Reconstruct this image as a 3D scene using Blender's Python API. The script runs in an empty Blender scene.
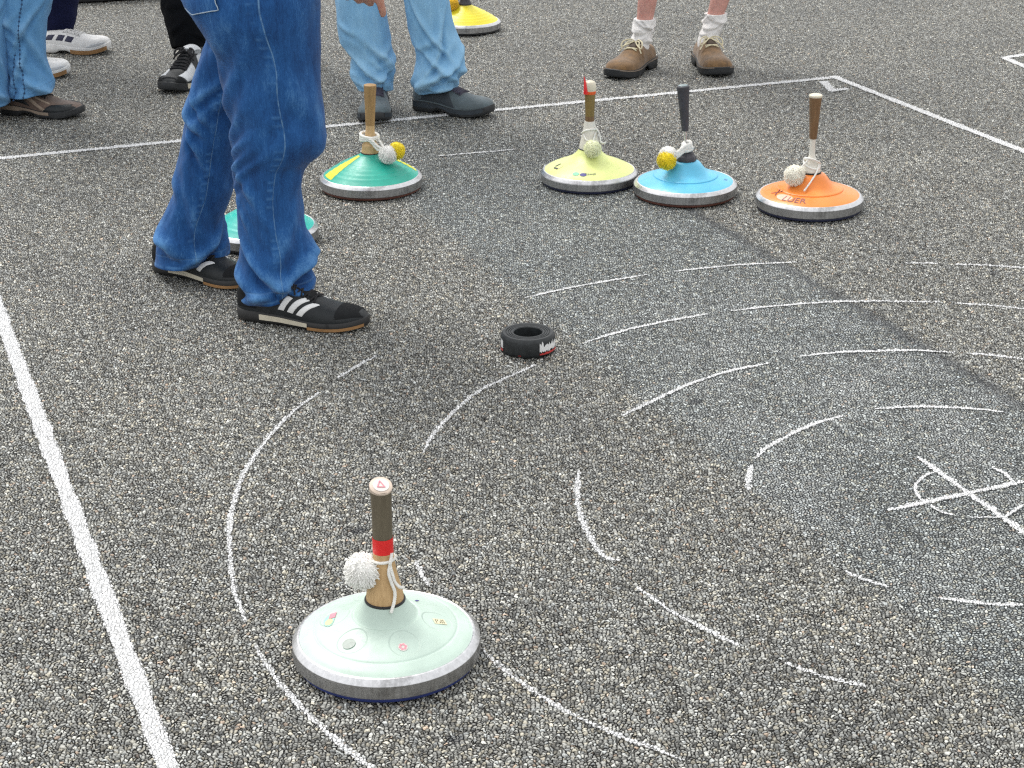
import bpy, bmesh, math, random
import numpy as np
from math import radians, sin, cos, pi, sqrt, atan2, exp
from mathutils import Vector, Matrix, Euler, noise

random.seed(4)
S = bpy.context.scene
COL = S.collection

# ------------------------------------------------------------------ camera
F, PIT, ROLL, H = 1800.0, radians(22.28), radians(-0.42), 1.42
cd = bpy.data.cameras.new('camera')
cam = bpy.data.objects.new('camera', cd)
COL.objects.link(cam)
cam.matrix_world = Matrix.Translation((0, 0, H)) @ Euler((pi/2-PIT, 0, 0)).to_matrix().to_4x4() @ Matrix.Rotation(ROLL, 4, 'Z')
cd.sensor_width = 36.0
cd.lens = F/1024*36
cd.clip_end = 1000
cd.clip_start = 0.05
S.camera = cam

def ray(px, py):
    x = (px-512)/F; y = -(py-384)/F
    c, s = cos(ROLL), sin(ROLL); x, y = c*x-s*y, s*x+c*y
    return Vector((x, cos(PIT)+y*sin(PIT), -sin(PIT)+y*cos(PIT)))
def G(px, py, z=0.0):
    """ground point seen at a pixel of the survey photo"""
    d = ray(px, py); t = (z-H)/d.z
    return Vector((0, 0, H))+d*t
def V(px, py, Y):
    d = ray(px, py)
    return Vector((0, 0, H))+d*(Y/d.y)

# ------------------------------------------------------------------ node helpers
def nd(nt, typ, ins=None, **at):
    n = nt.nodes.new(typ)
    for k, v in at.items(): setattr(n, k, v)
    for k, v in (ins or {}).items():
        s = n.inputs[k]
        if isinstance(v, bpy.types.NodeSocket): nt.links.new(v, s)
        else: s.default_value = v
    return n
def mth(nt, op, a, b=0.0, c=0.0, clamp=False):
    n = nd(nt, 'ShaderNodeMath', {0: a, 1: b, 2: c}, operation=op, use_clamp=clamp)
    return n.outputs[0]
def mixc(nt, fac, a, b, blend='MIX'):
    def c4(v): return v if isinstance(v, bpy.types.NodeSocket) else tuple(v)[:3]+(1.0,)
    n = nd(nt, 'ShaderNodeMix', {0: fac, 6: c4(a), 7: c4(b)}, data_type='RGBA', blend_type=blend)
    return n.outputs[2]
def ramp(nt, fac, stops, interp='LINEAR'):
    n = nd(nt, 'ShaderNodeValToRGB', {0: fac})
    cr = n.color_ramp; cr.interpolation = interp
    while len(cr.elements) < len(stops): cr.elements.new(0.5)
    for e, (p, c) in zip(cr.elements, stops):
        e.position = p
        e.color = (c, c, c, 1) if isinstance(c, (int, float)) else tuple(c)[:3]+(1,)
    return n.outputs[0]
def mrange(nt, v, a, b, c=0.0, d=1.0, smooth=False):
    n = nd(nt, 'ShaderNodeMapRange', {0: v, 1: a, 2: b, 3: c, 4: d}, clamp=True)
    if smooth: n.interpolation_type = 'SMOOTHSTEP'
    return n.outputs[0]
def noi(nt, vec, scale, detail=3.0, rough=0.5, dim='3D'):
    n = nd(nt, 'ShaderNodeTexNoise', {'Vector': vec, 'Scale': scale, 'Detail': detail, 'Roughness': rough}, noise_dimensions=dim)
    return n
def newmat(name):
    m = bpy.data.materials.new(name); m.use_nodes = True
    nt = m.node_tree
    return m, nt, nt.nodes['Principled BSDF'], nt.nodes['Material Output']

def M(name, col, rough=0.6, metal=0.0, var=0.25, vscale=30.0, bump=0.15, bscale=120.0, dirt=None, dscale=12.0, spec=0.5, sheen=0.0, coat=0.0, sss=0.0):
    """a varied, slightly worn surface"""
    m, nt, p, out = newmat(name)
    co = nd(nt, 'ShaderNodeTexCoord').outputs['Object']
    n1 = noi(nt, co, vscale, 4.0, 0.6).outputs[0]
    lo = tuple(max(0, c*(1-var)) for c in col); hi = tuple(min(1, c*(1+var*0.8)) for c in col)
    c = mixc(nt, mrange(nt, n1, 0.3, 0.7), lo, hi)
    if dirt:
        dn = noi(nt, co, dscale, 6.0, 0.7).outputs[0]
        c = mixc(nt, mrange(nt, dn, 0.56, 0.72, 0, 0.75), c, dirt)
    nt.links.new(c, p.inputs['Base Color'])
    p.inputs['Metallic'].default_value = metal
    p.inputs['Specular IOR Level'].default_value = spec
    nt.links.new(mrange(nt, n1, 0.2, 0.8, max(0, rough-0.08), min(1, rough+0.08)), p.inputs['Roughness'])
    if bump:
        bn = noi(nt, co, bscale, 3.0, 0.6).outputs[0]
        b = nd(nt, 'ShaderNodeBump', {'Strength': bump, 'Distance': 0.002, 'Height': bn})
        nt.links.new(b.outputs[0], p.inputs['Normal'])
    if sheen:
        p.inputs['Sheen Weight'].default_value = sheen
    if coat:
        p.inputs['Coat Weight'].default_value = coat; p.inputs['Coat Roughness'].default_value = 0.12
    if sss:
        p.inputs['Subsurface Weight'].default_value = sss; p.inputs['Subsurface Radius'].default_value = (0.01, 0.004, 0.002)
        p.inputs['Subsurface Scale'].default_value = 0.5
    return m

# ------------------------------------------------------------------ object helpers
def link(name, me, mat=None, parent=None):
    o = bpy.data.objects.new(name, me); COL.objects.link(o)
    if mat: me.materials.append(mat)
    if parent: o.parent = parent
    return o
def empty(name, loc=(0, 0, 0), rz=0.0):
    o = bpy.data.objects.new(name, None); COL.objects.link(o)
    o.location = loc; o.rotation_euler = (0, 0, rz); o.empty_display_size = 0.1
    return o
def tag(o, label=None, cat=None, group=None, kind=None):
    for k, v in (('label', label), ('category', cat), ('group', group), ('kind', kind)):
        if v: o[k] = v
    return o

class MB:
    """collects shapes into one mesh"""
    def __init__(s): s.v = []; s.f = []; s.uv = []; s.at = []
    def add(s, vs, fs, uvs=None, att=None):
        o = len(s.v); s.v += [tuple(v) for v in vs]; s.f += [tuple(i+o for i in f) for f in fs]
        for f in fs: s.uv += [uvs[i] if uvs else (0, 0) for i in f]
        s.at += list(att) if att is not None else [0.0]*len(vs)
        return s
    def loft(s, rings, closed=True, caps=(True, True), uv=True, att=None):
        n = len(rings[0]); vs = []; uvs = []; d = 0.0; fs = []
        if closed:       # duplicate seam column for clean UVs is not needed: UVs are per corner
            pass
        for i, r in enumerate(rings):
            if i: d += (Vector(r[0])-Vector(rings[i-1][0])).length
            for j, p in enumerate(r): vs.append(p); uvs.append((j/n, d))
        base = len(s.v)
        m = n if closed else n-1
        faces = []; cuv = []
        for i in range(len(rings)-1):
            for j in range(m):
                k = (j+1) % n
                faces.append((i*n+j, i*n+k, (i+1)*n+k, (i+1)*n+j))
                u1 = (j+1)/n
                cuv += [(j/n, uvs[i*n][1]), (u1, uvs[i*n][1]), (u1, uvs[(i+1)*n][1]), (j/n, uvs[(i+1)*n][1])]
        if closed and caps[0]: faces.append(tuple(reversed(range(n)))); cuv += [(0.5, 0)]*n
        if closed and caps[1]:
            b = (len(rings)-1)*n; faces.append(tuple(range(b, b+n))); cuv += [(0.5, d)]*n
        s.v += [tuple(v) for v in vs]; s.f += [tuple(i+base for i in f) for f in faces]; s.uv += cuv
        s.at += list(att) if att is not None else [0.0]*len(vs)
        return s
    def tube(s, pts, r, sides=8, closed=False, caps=True, sub=4):
        P = smooth(pts, sub, closed) if sub > 1 else [Vector(p) for p in pts]
        n = len(P); rings = []; up = None
        for i in range(n):
            a = P[(i-1) % n] if (closed or i > 0) else P[i]
            b = P[(i+1) % n] if (closed or i < n-1) else P[i]
            t = (b-a).normalized()
            if up is None: up = t.orthogonal().normalized()
            up = (up-t*up.dot(t)).normalized(); w = t.cross(up)
            rr = r(i/(n-1)) if callable(r) else r
            rings.append([P[i]+(up*cos(2*pi*k/sides)+w*sin(2*pi*k/sides))*rr for k in range(sides)])
        if closed: rings.append(rings[0])
        return s.loft(rings, True, (caps and not closed, caps and not closed))
    def lathe(s, prof, n=96, M4=None):
        rings = [[Vector((r*cos(2*pi*k/n), r*sin(2*pi*k/n), z)) for k in range(n)] for r, z in prof]
        if M4: rings = [[M4 @ p for p in r] for r in rings]
        return s.loft(rings, True, (True, True))
    def build(s, name, mat=None, parent=None, smooth_shade=True, angle=40):
        me = bpy.data.meshes.new(name); me.from_pydata(s.v, [], s.f)
        uvl = me.uv_layers.new(name='UVMap')
        uvl.data.foreach_set('uv', np.array(s.uv, np.float32).ravel())
        if any(s.at):
            a = me.attributes.new('wear', 'FLOAT', 'POINT'); a.data.foreach_set('value', np.array(s.at, np.float32))  # rubbed ridges together with painted fold light and shade
        bm = bmesh.new(); bm.from_mesh(me)
        bmesh.ops.recalc_face_normals(bm, faces=bm.faces[:])
        ca = radians(angle)
        for f in bm.faces: f.smooth = smooth_shade
        if smooth_shade:
            for e in bm.edges:
                if len(e.link_faces) == 2 and e.calc_face_angle(0) > ca: e.smooth = False
        bm.to_mesh(me); bm.free()
        return link(name, me, mat, parent)

def smooth(pts, sub=4, closed=False):
    P = [Vector(p) for p in pts]; n = len(P); out = []
    rng = range(n if closed else n-1)
    for i in rng:
        p0 = P[(i-1) % n] if (closed or i > 0) else P[i]*2-P[i+1]
        p1 = P[i]; p2 = P[(i+1) % n]
        p3 = P[(i+2) % n] if (closed or i+2 < n) else p2*2-p1
        for k in range(sub):
            t = k/sub
            out.append(0.5*((2*p1)+(p2-p0)*t+(2*p0-5*p1+4*p2-p3)*t*t+(3*p1-p0-3*p2+p3)*t**3))
    if not closed: out.append(P[-1])
    return out
def interp(x, xs, ys):
    """smooth 1-D interpolation (monotone cubic)"""
    xs = list(xs); ys = list(ys); n = len(xs)
    if x <= xs[0]: return ys[0]
    if x >= xs[-1]: return ys[-1]
    d = [(ys[i+1]-ys[i])/(xs[i+1]-xs[i]) for i in range(n-1)]
    m = [d[0]]+[0 if d[i-1]*d[i] <= 0 else 2*d[i-1]*d[i]/(d[i-1]+d[i]) for i in range(1, n-1)]+[d[-1]]
    i = max(k for k in range(n-1) if xs[k] <= x)
    h = xs[i+1]-xs[i]; t = (x-xs[i])/h
    return (2*t**3-3*t*t+1)*ys[i]+(t**3-2*t*t+t)*h*m[i]+(-2*t**3+3*t*t)*ys[i+1]+(t**3-t*t)*h*m[i+1]

# ------------------------------------------------------------------ the ground: exposed-aggregate asphalt
DIRD = Vector((0.363, -0.932, 0)); DIRN = Vector((0.932, 0.363, 0))
def stones(nt):
    pos = nd(nt, 'ShaderNodeNewGeometry').outputs['Position']
    w = noi(nt, pos, 70.0, 2.0, 0.5)
    wv = nd(nt, 'ShaderNodeVectorMath', {0: w.outputs[1], 1: (0.5, 0.5, 0.5)}, operation='SUBTRACT').outputs[0]
    wv = nd(nt, 'ShaderNodeVectorMath', {0: wv, 'Scale': 0.009}, operation='SCALE').outputs[0]
    p = nd(nt, 'ShaderNodeVectorMath', {0: pos, 1: wv}, operation='ADD').outputs[0]
    big = nd(nt, 'ShaderNodeTexVoronoi', {'Vector': p, 'Scale': 168.0, 'Randomness': 0.95}, voronoi_dimensions='2D', feature='F1')
    bige = nd(nt, 'ShaderNodeTexVoronoi', {'Vector': p, 'Scale': 168.0, 'Randomness': 0.95}, voronoi_dimensions='2D', feature='DISTANCE_TO_EDGE')
    sep = nd(nt, 'ShaderNodeSeparateColor', {0: big.outputs['Color']})
    return pos, p, bige.outputs[0], sep.outputs[0], sep.outputs[1], sep.outputs[2]
def strip_mask(nt, pos):
    u = nd(nt, 'ShaderNodeVectorMath', {0: pos, 1: tuple(DIRN)}, operation='DOT_PRODUCT').outputs['Value']
    v = nd(nt, 'ShaderNodeVectorMath', {0: pos, 1: tuple(DIRD)}, operation='DOT_PRODUCT').outputs['Value']
    e = noi(nt, pos, 9.0, 4.0, 0.7).outputs[0]
    e = mth(nt, 'MULTIPLY', mth(nt, 'SUBTRACT', e, 0.5), 0.10)
    u2 = mth(nt, 'ADD', u, e)
    a = mrange(nt, u2, 1.44, 1.52, 0, 1, True); b = mrange(nt, u2, 2.155, 2.195, 1, 0, True)
    far = mrange(nt, v, -5.3, -4.5, 0.15, 1.0)
    return mth(nt, 'MULTIPLY', mth(nt, 'MULTIPLY', a, b), far), u, v
def relief(nt, pw, edge, r3, strip, lift=0.0):
    """the height of the stone tops over the bitumen, shared by the asphalt and the paint on it"""
    h = mth(nt, 'POWER', mrange(nt, edge, 0.0, 0.30, 0, 1, True), 0.6)
    h = mth(nt, 'MULTIPLY', h, mth(nt, 'MULTIPLY_ADD', r3, -0.42, 1.0))
    t = nd(nt, 'ShaderNodeTexNoise', {'Vector': pw, 'Scale': 190.0, 'Detail': 2.0}).outputs[0]
    h = mth(nt, 'MULTIPLY_ADD', mth(nt, 'SUBTRACT', t, 0.5), 0.45, h)
    h = mth(nt, 'MULTIPLY', mth(nt, 'SUBTRACT', h, 1.0), mth(nt, 'MULTIPLY_ADD', strip, -0.45, 1.0))
    return nd(nt, 'ShaderNodeDisplacement', {'Height': h, 'Midlevel': 0.0, 'Scale': 0.0045}).outputs[0]
def ground_material():
    m, nt, p, out = newmat('asphalt')
    pos, pw, edge, r1, r2, r3 = stones(nt)
    strip, u, v = strip_mask(nt, pos)
    # smaller chips in the gaps
    sm = nd(nt, 'ShaderNodeTexVoronoi', {'Vector': pw, 'Scale': 330.0}, voronoi_dimensions='2D', feature='F1')
    sme = nd(nt, 'ShaderNodeTexVoronoi', {'Vector': pw, 'Scale': 330.0}, voronoi_dimensions='2D', feature='DISTANCE_TO_EDGE').outputs[0]
    ss = nd(nt, 'ShaderNodeSeparateColor', {0: sm.outputs['Color']})
    # stone tones: mostly mid grey, some dark, a few pale, a few ochre
    tone = ramp(nt, r1, [(0.0, 0.075), (0.18, 0.175), (0.5, 0.32), (0.80, 0.455), (0.94, 0.60), (1.0, 0.80)])
    warm = mixc(nt, mrange(nt, r2, 0.70, 0.86), (0.985, 1.0, 0.965), (1.05, 0.995, 0.84))
    warm = mixc(nt, mrange(nt, r2, 0.975, 0.985), warm, (1.12, 0.88, 0.70))
    warm = mixc(nt, mrange(nt, r2, 0.20, 0.08), warm, (0.94, 0.99, 1.01))
    st = mixc(nt, 1.0, tone, warm, 'MULTIPLY')
    fine = noi(nt, pw, 700.0, 2.0, 0.6).outputs[0]
    st = mixc(nt, 1.0, st, ramp(nt, fine, [(0.25, 0.72), (0.75, 1.22)]), 'MULTIPLY')
    # sunk stones have a wider rim of bitumen
    thr = mth(nt, 'MULTIPLY_ADD', r3, 0.13, 0.048)
    thr = mth(nt, 'MULTIPLY_ADD', strip, 0.038, thr)
    inst = mth(nt, 'SUBTRACT', edge, thr)
    isst = mrange(nt, inst, 0.0, 0.03, 0, 1)
    chip = ramp(nt, ss.outputs[0], [(0.0, 0.015), (0.6, 0.04), (0.9, 0.13), (1.0, 0.36)])
    chip = mixc(nt, mrange(nt, sme, 0.03, 0.1), (0.010, 0.0105, 0.011), chip)
    bit = mixc(nt, strip, chip, mixc(nt, 0.55, chip, (0.045, 0.05, 0.055)))
    c = mixc(nt, isst, bit, st)
    # broad variation, the scuffed track and pale rubbed dust
    bn = noi(nt, pos, 1.7, 4.0, 0.6).outputs[0]
    c = mixc(nt, 1.0, c, ramp(nt, bn, [(0.3, (0.90, 0.895, 0.865)), (0.7, (1.10, 1.08, 1.02))]), 'MULTIPLY')
    c = mixc(nt, strip, c, mixc(nt, 1.0, c, (0.90, 0.955, 1.0), 'MULTIPLY'))
    dn = noi(nt, pos, 5.0, 5.0, 0.65).outputs[0]
    mid = nd(nt, 'ShaderNodeVectorMath', {0: pos, 1: (0.62, 3.25, 0.0)}, operation='DISTANCE').outputs['Value']
    du = mth(nt, 'MULTIPLY', mrange(nt, dn, 0.42, 0.72), mth(nt, 'MULTIPLY', mrange(nt, mid, 0.25, 1.1, 1.0, 0.12), mth(nt, 'MULTIPLY_ADD', strip, 0.55, 0.15)))
    # the tar joint along one side of the worn track
    jn = mth(nt, 'ABSOLUTE', mth(nt, 'SUBTRACT', mth(nt, 'ADD', u, mth(nt, 'MULTIPLY', mth(nt, 'SUBTRACT', bn, 0.5), 0.03)), 2.165))
    c = mixc(nt, mth(nt, 'MULTIPLY', mrange(nt, jn, 0.004, 0.030, 0.60, 0.0), mrange(nt, v, -5.0, -4.4, 0, 1)), c, (0.05, 0.053, 0.058))
    du = mth(nt, 'MULTIPLY', du, mrange(nt, fine, 0.4, 0.6))
    c = mixc(nt, mth(nt, 'MULTIPLY', du, isst), c, (0.70, 0.71, 0.70))
    # oil and gum spots
    sp = nd(nt, 'ShaderNodeTexVoronoi', {'Vector': pos, 'Scale': 1.15, 'Randomness': 1.0}, voronoi_dimensions='2D', feature='F1').outputs['Distance']
    sp = mth(nt, 'ADD', sp, mth(nt, 'MULTIPLY', mth(nt, 'SUBTRACT', fine, 0.5), 0.015))
    c = mixc(nt, mrange(nt, sp, 0.010, 0.02, 0.7, 0.0), c, (0.03, 0.033, 0.04))
    nt.links.new(c, p.inputs['Base Color'])
    disp = relief(nt, pw, edge, r3, strip)
    nt.links.new(disp, out.inputs['Displacement']); m.displacement_method = 'BOTH'
    p.inputs['Roughness'].default_value = 0.52
    nt.links.new(mth(nt, 'MULTIPLY_ADD', isst, 0.50, 0.08), p.inputs['Specular IOR Level'])
    return m
def paint_material(name, wear, ragged):
    """white road paint that sits on the stone tops and is missing in the gaps"""
    m, nt, p, out = newmat(name)
    pos, pw, edge, r1, r2, r3 = stones(nt)
    uv = nd(nt, 'ShaderNodeUVMap').outputs[0]
    sx = nd(nt, 'ShaderNodeSeparateXYZ', {0: uv})
    across = mth(nt, 'SUBTRACT', 1.0, mth(nt, 'ABSOLUTE', sx.outputs[0]))
    fine = noi(nt, pw, 260.0, 3.0, 0.7).outputs[0]
    patch = noi(nt, pos, 16.0, 4.0, 0.65).outputs[0]
    # coverage: high where the line is fresh, low where it is rubbed away or deep between stones
    k = mth(nt, 'MULTIPLY_ADD', mrange(nt, edge, 0.0, 0.14), 0.55, mth(nt, 'MULTIPLY', r3, -0.34))
    k = mth(nt, 'ADD', k, mth(nt, 'MULTIPLY', mth(nt, 'SUBTRACT', fine, 0.5), 0.9))
    k = mth(nt, 'ADD', k, mth(nt, 'MULTIPLY', mth(nt, 'SUBTRACT', patch, 0.5), 1.3*wear+0.2))
    k = mth(nt, 'ADD', k, mrange(nt, across, 0.0, ragged, -0.55, 0.22))
    k = mth(nt, 'SUBTRACT', k, wear*0.5)
    a = mrange(nt, k, -0.02, 0.10)
    sep = noi(nt, pw, 420.0, 2.0).outputs[0]
    c = mixc(nt, mrange(nt, sep, 0.3, 0.7), (0.74, 0.75, 0.76), (0.88, 0.88, 0.87))
    nt.links.new(c, p.inputs['Base Color'])
    strip, _u, _v = strip_mask(nt, pos)
    nt.links.new(relief(nt, pw, edge, r3, strip), out.inputs['Displacement']); m.displacement_method = 'BOTH'
    p.inputs['Roughness'].default_value = 0.7
    p.inputs['Specular IOR Level'].default_value = 0.3
    nt.links.new(a, p.inputs['Alpha'])
    return m

def ground_mesh():
    """one sheet to the horizon, finely divided where the court is so that the stones have real relief"""
    st = 0.00088; y0, y1 = 1.75, 8.6
    ny = int(math.log(y1/y0)/st)+1; ys = y0*np.exp(np.arange(ny)*st)
    hx = 0.30*ys+0.62
    nx = 1180
    t = np.linspace(-1, 1, nx)
    X = hx[:, None]*t[None, :]; Y = np.repeat(ys[:, None], nx, 1)
    co = np.zeros((ny*nx+4, 3), np.float32); co[:ny*nx, 0] = X.ravel(); co[:ny*nx, 1] = Y.ravel()
    co[ny*nx:] = [(-150, -150, 0), (150, -150, 0), (150, 150, 0), (-150, 150, 0)]
    idx = np.arange(ny*nx, dtype=np.int32).reshape(ny, nx)
    q = np.stack([idx[:-1, :-1], idx[:-1, 1:], idx[1:, 1:], idx[1:, :-1]], -1).reshape(-1, 4)
    b = ny*nx; sk = []; 
    bot = idx[0, :]; top = idx[-1, :]; lef = idx[:, 0]; rig = idx[:, -1]
    tris = [(b, b+1, int(bot[-1]))]+[(b, int(bot[k+1]), int(bot[k])) for k in range(nx-1)]
    tris += [(b+1, b+2, int(rig[-1]))]+[(b+1, int(rig[k+1]), int(rig[k])) for k in range(ny-1)]
    tris += [(b+2, b+3, int(top[0]))]+[(b+2, int(top[k]), int(top[k+1])) for k in range(nx-1)]
    tris += [(b+3, b, int(lef[0]))]+[(b+3, int(lef[k]), int(lef[k+1])) for k in range(ny-1)]
    tris = np.array(tris, np.int32)
    me = bpy.data.meshes.new('ground')
    me.vertices.add(len(co)); me.vertices.foreach_set('co', co.ravel())
    loops = np.concatenate([q.ravel(), tris.ravel()]); nq, nt_ = len(q), len(tris)
    me.loops.add(len(loops)); me.loops.foreach_set('vertex_index', loops)
    me.polygons.add(nq+nt_)
    me.polygons.foreach_set('loop_start', np.concatenate([np.arange(nq)*4, nq*4+np.arange(nt_)*3]).astype(np.int32))
    me.polygons.foreach_set('use_smooth', np.ones(nq+nt_, bool))
    me.update(calc_edges=True); me.validate()
    return me
tag(link('ground', ground_mesh(), ground_material()), kind='structure')

P_LINE = paint_material('line_paint', 0.10, 0.35)
P_RING = paint_material('ring_paint', 0.30, 0.9)
P_WORN = paint_material('rubbed_ring_paint', 0.44, 0.9)
P_MARK = paint_material('mark_paint', 0.25, 0.9)
def ribbon(mb, pts, width, z=0.0019, sub=10, taper=0.0):
    P = smooth(pts, sub) if sub > 1 else [Vector(p) for p in pts]
    Q = [P[0]]
    for a, b in zip(P, P[1:]):
        m = max(1, int((b-a).length/0.0032))
        Q += [a.lerp(b, (k+1)/m) for k in range(m)]
    P = Q; N = len(P); A = max(4, int(width/0.003)); vs = []; fs = []; uvs = []; d = 0
    L = sum((b-a).length for a, b in zip(P, P[1:]))
    for i, p in enumerate(P):
        t = (P[min(i+1, N-1)]-P[max(i-1, 0)]).normalized(); s = Vector((-t.y, t.x, 0))
        w = width*(1+0.22*noise.noise(Vector((p.x*14, p.y*14, 3))))
        if taper: w *= min(1, 0.45+min(d, L-d)/L*4)
        off = s*0.0015*noise.noise(Vector((p.x*40, p.y*40, 9)))
        for k in range(A+1):
            g = 2*k/A-1
            q = p+off+s*(g*w/2); vs.append((q.x, q.y, z)); uvs.append((g, d))
        if i < N-1: d += (P[i+1]-P[i]).length
    for i in range(N-1):
        for k in range(A):
            a = i*(A+1)+k; fs.append((a, a+1, a+A+2, a+A+1))
    mb.add(vs, fs, uvs)
def seg(a, b, n=60): return [Vector(a).lerp(Vector(b), i/n) for i in range(n+1)]
C1 = G(835, 77)                                    # corner of the court
perp = (G(0, 158)-C1).normalized(); along = (G(1024, 151)-C1).normalized()
C2 = C1+perp*3.10
def ext(p, q, e): return Vector(q)+(Vector(q)-Vector(p)).normalized()*e
lm = MB(); ribbon(lm, seg(C1-perp*0.018, C1+perp*3.10, 90), 0.034, sub=1)
tag(lm.build('boundary_line', P_LINE), kind='structure')
lm = MB(); ribbon(lm, seg(C1-along*0.018, C1+along*6.5, 160), 0.034, z=0.0023, sub=1)
tag(lm.build('boundary_line', P_LINE), kind='structure')
A3, B3 = G(-1.5, 310), G(166, 762)
d3 = (B3-A3).normalized()
lm = MB(); ribbon(lm, seg(A3-d3*1.5, B3+d3*3.2, 160), 0.037, z=0.0023, sub=1)
tag(lm.build('boundary_line', P_LINE), kind='structure')
K = G(1004, 57.5)
lm = MB(); ribbon(lm, seg(K, K+(G(1024, 54.5)-K).normalized()*3, 60), 0.034, sub=1)
tag(lm.build('boundary_line', P_LINE), kind='structure')
lm = MB(); ribbon(lm, seg(K, K+(G(1024, 66)-K).normalized()*5, 90), 0.034, z=0.0023, sub=1)
tag(lm.build('boundary_line', P_LINE), kind='structure')
# corner mark of two short strokes
lm = MB()
ribbon(lm, seg(G(823, 81), G(833, 91), 8), 0.034, sub=1)
ribbon(lm, seg(G(829, 91), G(848.5, 88.3), 8), 0.030, z=0.0023, sub=1)
tag(lm.build('corner_mark', P_LINE), kind='structure')
# dashed target rings
RINGS = [
 [[(748, 490), (748, 481), (752, 465)], [(755, 459), (764, 450), (779, 440.5), (800, 430), (820, 422), (843, 416)], [(875, 409), (905, 407), (935, 407), (970, 408.5), (1004, 412)],
  [(846, 571), (866, 580), (889, 587)], [(938, 598), (965, 601), (990, 604), (1024, 605)]],
 [[(579, 470), (577, 490), (580, 513), (588, 532), (597, 548), (608, 558), (620, 560)], [(622, 416), (627, 413), (650, 402), (690, 384), (730, 371), (770, 363)], [(800, 356.5), (830, 353), (860, 351.5), (910, 350.5), (955, 352)],
  [(966, 353), (995, 355), (1030, 360)], [(637, 587), (656, 600), (672, 611), (700, 626), (738, 645)], [(785, 663), (815, 673), (840, 680), (866, 686)]],
 [[(423, 453), (431, 437), (445, 420), (462, 404), (480, 390), (507, 377), (537, 364)], [(581, 344), (612, 334), (650, 324.5), (690, 317), (708, 314)], [(731, 311), (775, 306), (830, 302), (880, 301), (940, 302)], [(955, 303), (990, 305), (1030, 309)],
  [(416, 560), (421, 572), (429, 586)], [(482, 648), (494, 660), (512, 675), (530, 688), (560, 707), (600, 727), (640, 743), (684, 760)]],
 [[(337, 378), (355, 367), (376, 355.5)], [(320, 392), (297, 408), (274, 430), (253, 458), (240, 482), (232, 510), (229, 540), (231, 568), (234, 590), (241, 608), (245, 622)], [(255, 645), (266, 664), (282, 686), (302, 707), (334, 738), (372, 768), (390, 781)],
  [(525, 298), (550, 292), (585, 285), (620, 279), (648, 274.5)], [(674, 271.5), (705, 268), (745, 264.5), (797, 262)], [(905, 262.5), (940, 263)], [(955, 264), (990, 265), (1030, 268)]],
 [[(438, 156), (465, 153.5), (490, 151.5), (517, 149)]],
]
for ri, dashes in enumerate(RINGS):
    fresh, worn = MB(), MB()
    for d in dashes:
        low = sum(p[1] for p in d)/len(d) > 540 and sum(p[0] for p in d)/len(d) > 400
        ribbon(worn if low else fresh, [G(*p) for p in d], 0.0195 if ri < 2 else 0.0175 if ri < 4 else 0.018, sub=10, taper=1)
    for mb, mt in ((fresh, P_RING), (worn, P_WORN)):
        if mb.v: tag(mb.build('target_ring' if ri < 4 else 'guide_line', mt), kind='structure')
# the cross in the middle with its small circle
lm = MB()
ribbon(lm, seg(G(918, 457), G(1040, 544), 60), 0.024, sub=1, taper=1)
ribbon(lm, seg(G(888, 510.5), G(1032, 480), 60), 0.022, z=0.0023, sub=1, taper=1)
for arc in ([(941, 471), (930, 474), (920, 480), (915, 487), (917, 495), (922, 502)], [(930, 506), (940, 512), (955, 516)], [(970, 518), (986, 518), (1004, 517.5), (1013, 512), (1024, 505)], [(992, 468), (1004, 474), (1014, 483)]):
    ribbon(lm, [G(*p) for p in arc], 0.0115, z=0.0033, sub=8, taper=1)
tag(lm.build('centre_cross', P_MARK), kind='structure')

# ------------------------------------------------------------------ ice stocks
def steel():
    m, nt, p, out = newmat('steel')
    co = nd(nt, 'ShaderNodeTexCoord').outputs['Object']
    sc = nd(nt, 'ShaderNodeVectorMath', {0: co, 1: (1, 1, 0.12)}, operation='MULTIPLY').outputs[0]
    n1 = noi(nt, sc, 160.0, 4.0, 0.7).outputs[0]
    n2 = noi(nt, co, 22.0, 5.0, 0.65).outputs[0]
    c = mixc(nt, mrange(nt, n1, 0.3, 0.7), (0.58, 0.58, 0.585), (0.80, 0.80, 0.81))
    c = mixc(nt, mrange(nt, n2, 0.56, 0.72, 0, 0.7), c, (0.13, 0.125, 0.12))
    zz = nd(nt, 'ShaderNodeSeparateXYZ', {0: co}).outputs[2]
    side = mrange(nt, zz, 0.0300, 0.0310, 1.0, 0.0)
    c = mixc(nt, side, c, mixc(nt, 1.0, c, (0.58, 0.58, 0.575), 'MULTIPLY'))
    nt.links.new(c, p.inputs['Base Color'])
    p.inputs['Metallic'].default_value = 1.0
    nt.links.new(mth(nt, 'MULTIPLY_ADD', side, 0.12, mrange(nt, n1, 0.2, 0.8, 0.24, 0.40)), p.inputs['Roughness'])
    b = nd(nt, 'ShaderNodeBump', {'Strength': 0.12, 'Distance': 0.001, 'Height': n2})
    nt.links.new(b.outputs[0], p.inputs['Normal'])
    return m
STEEL = steel()
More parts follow.
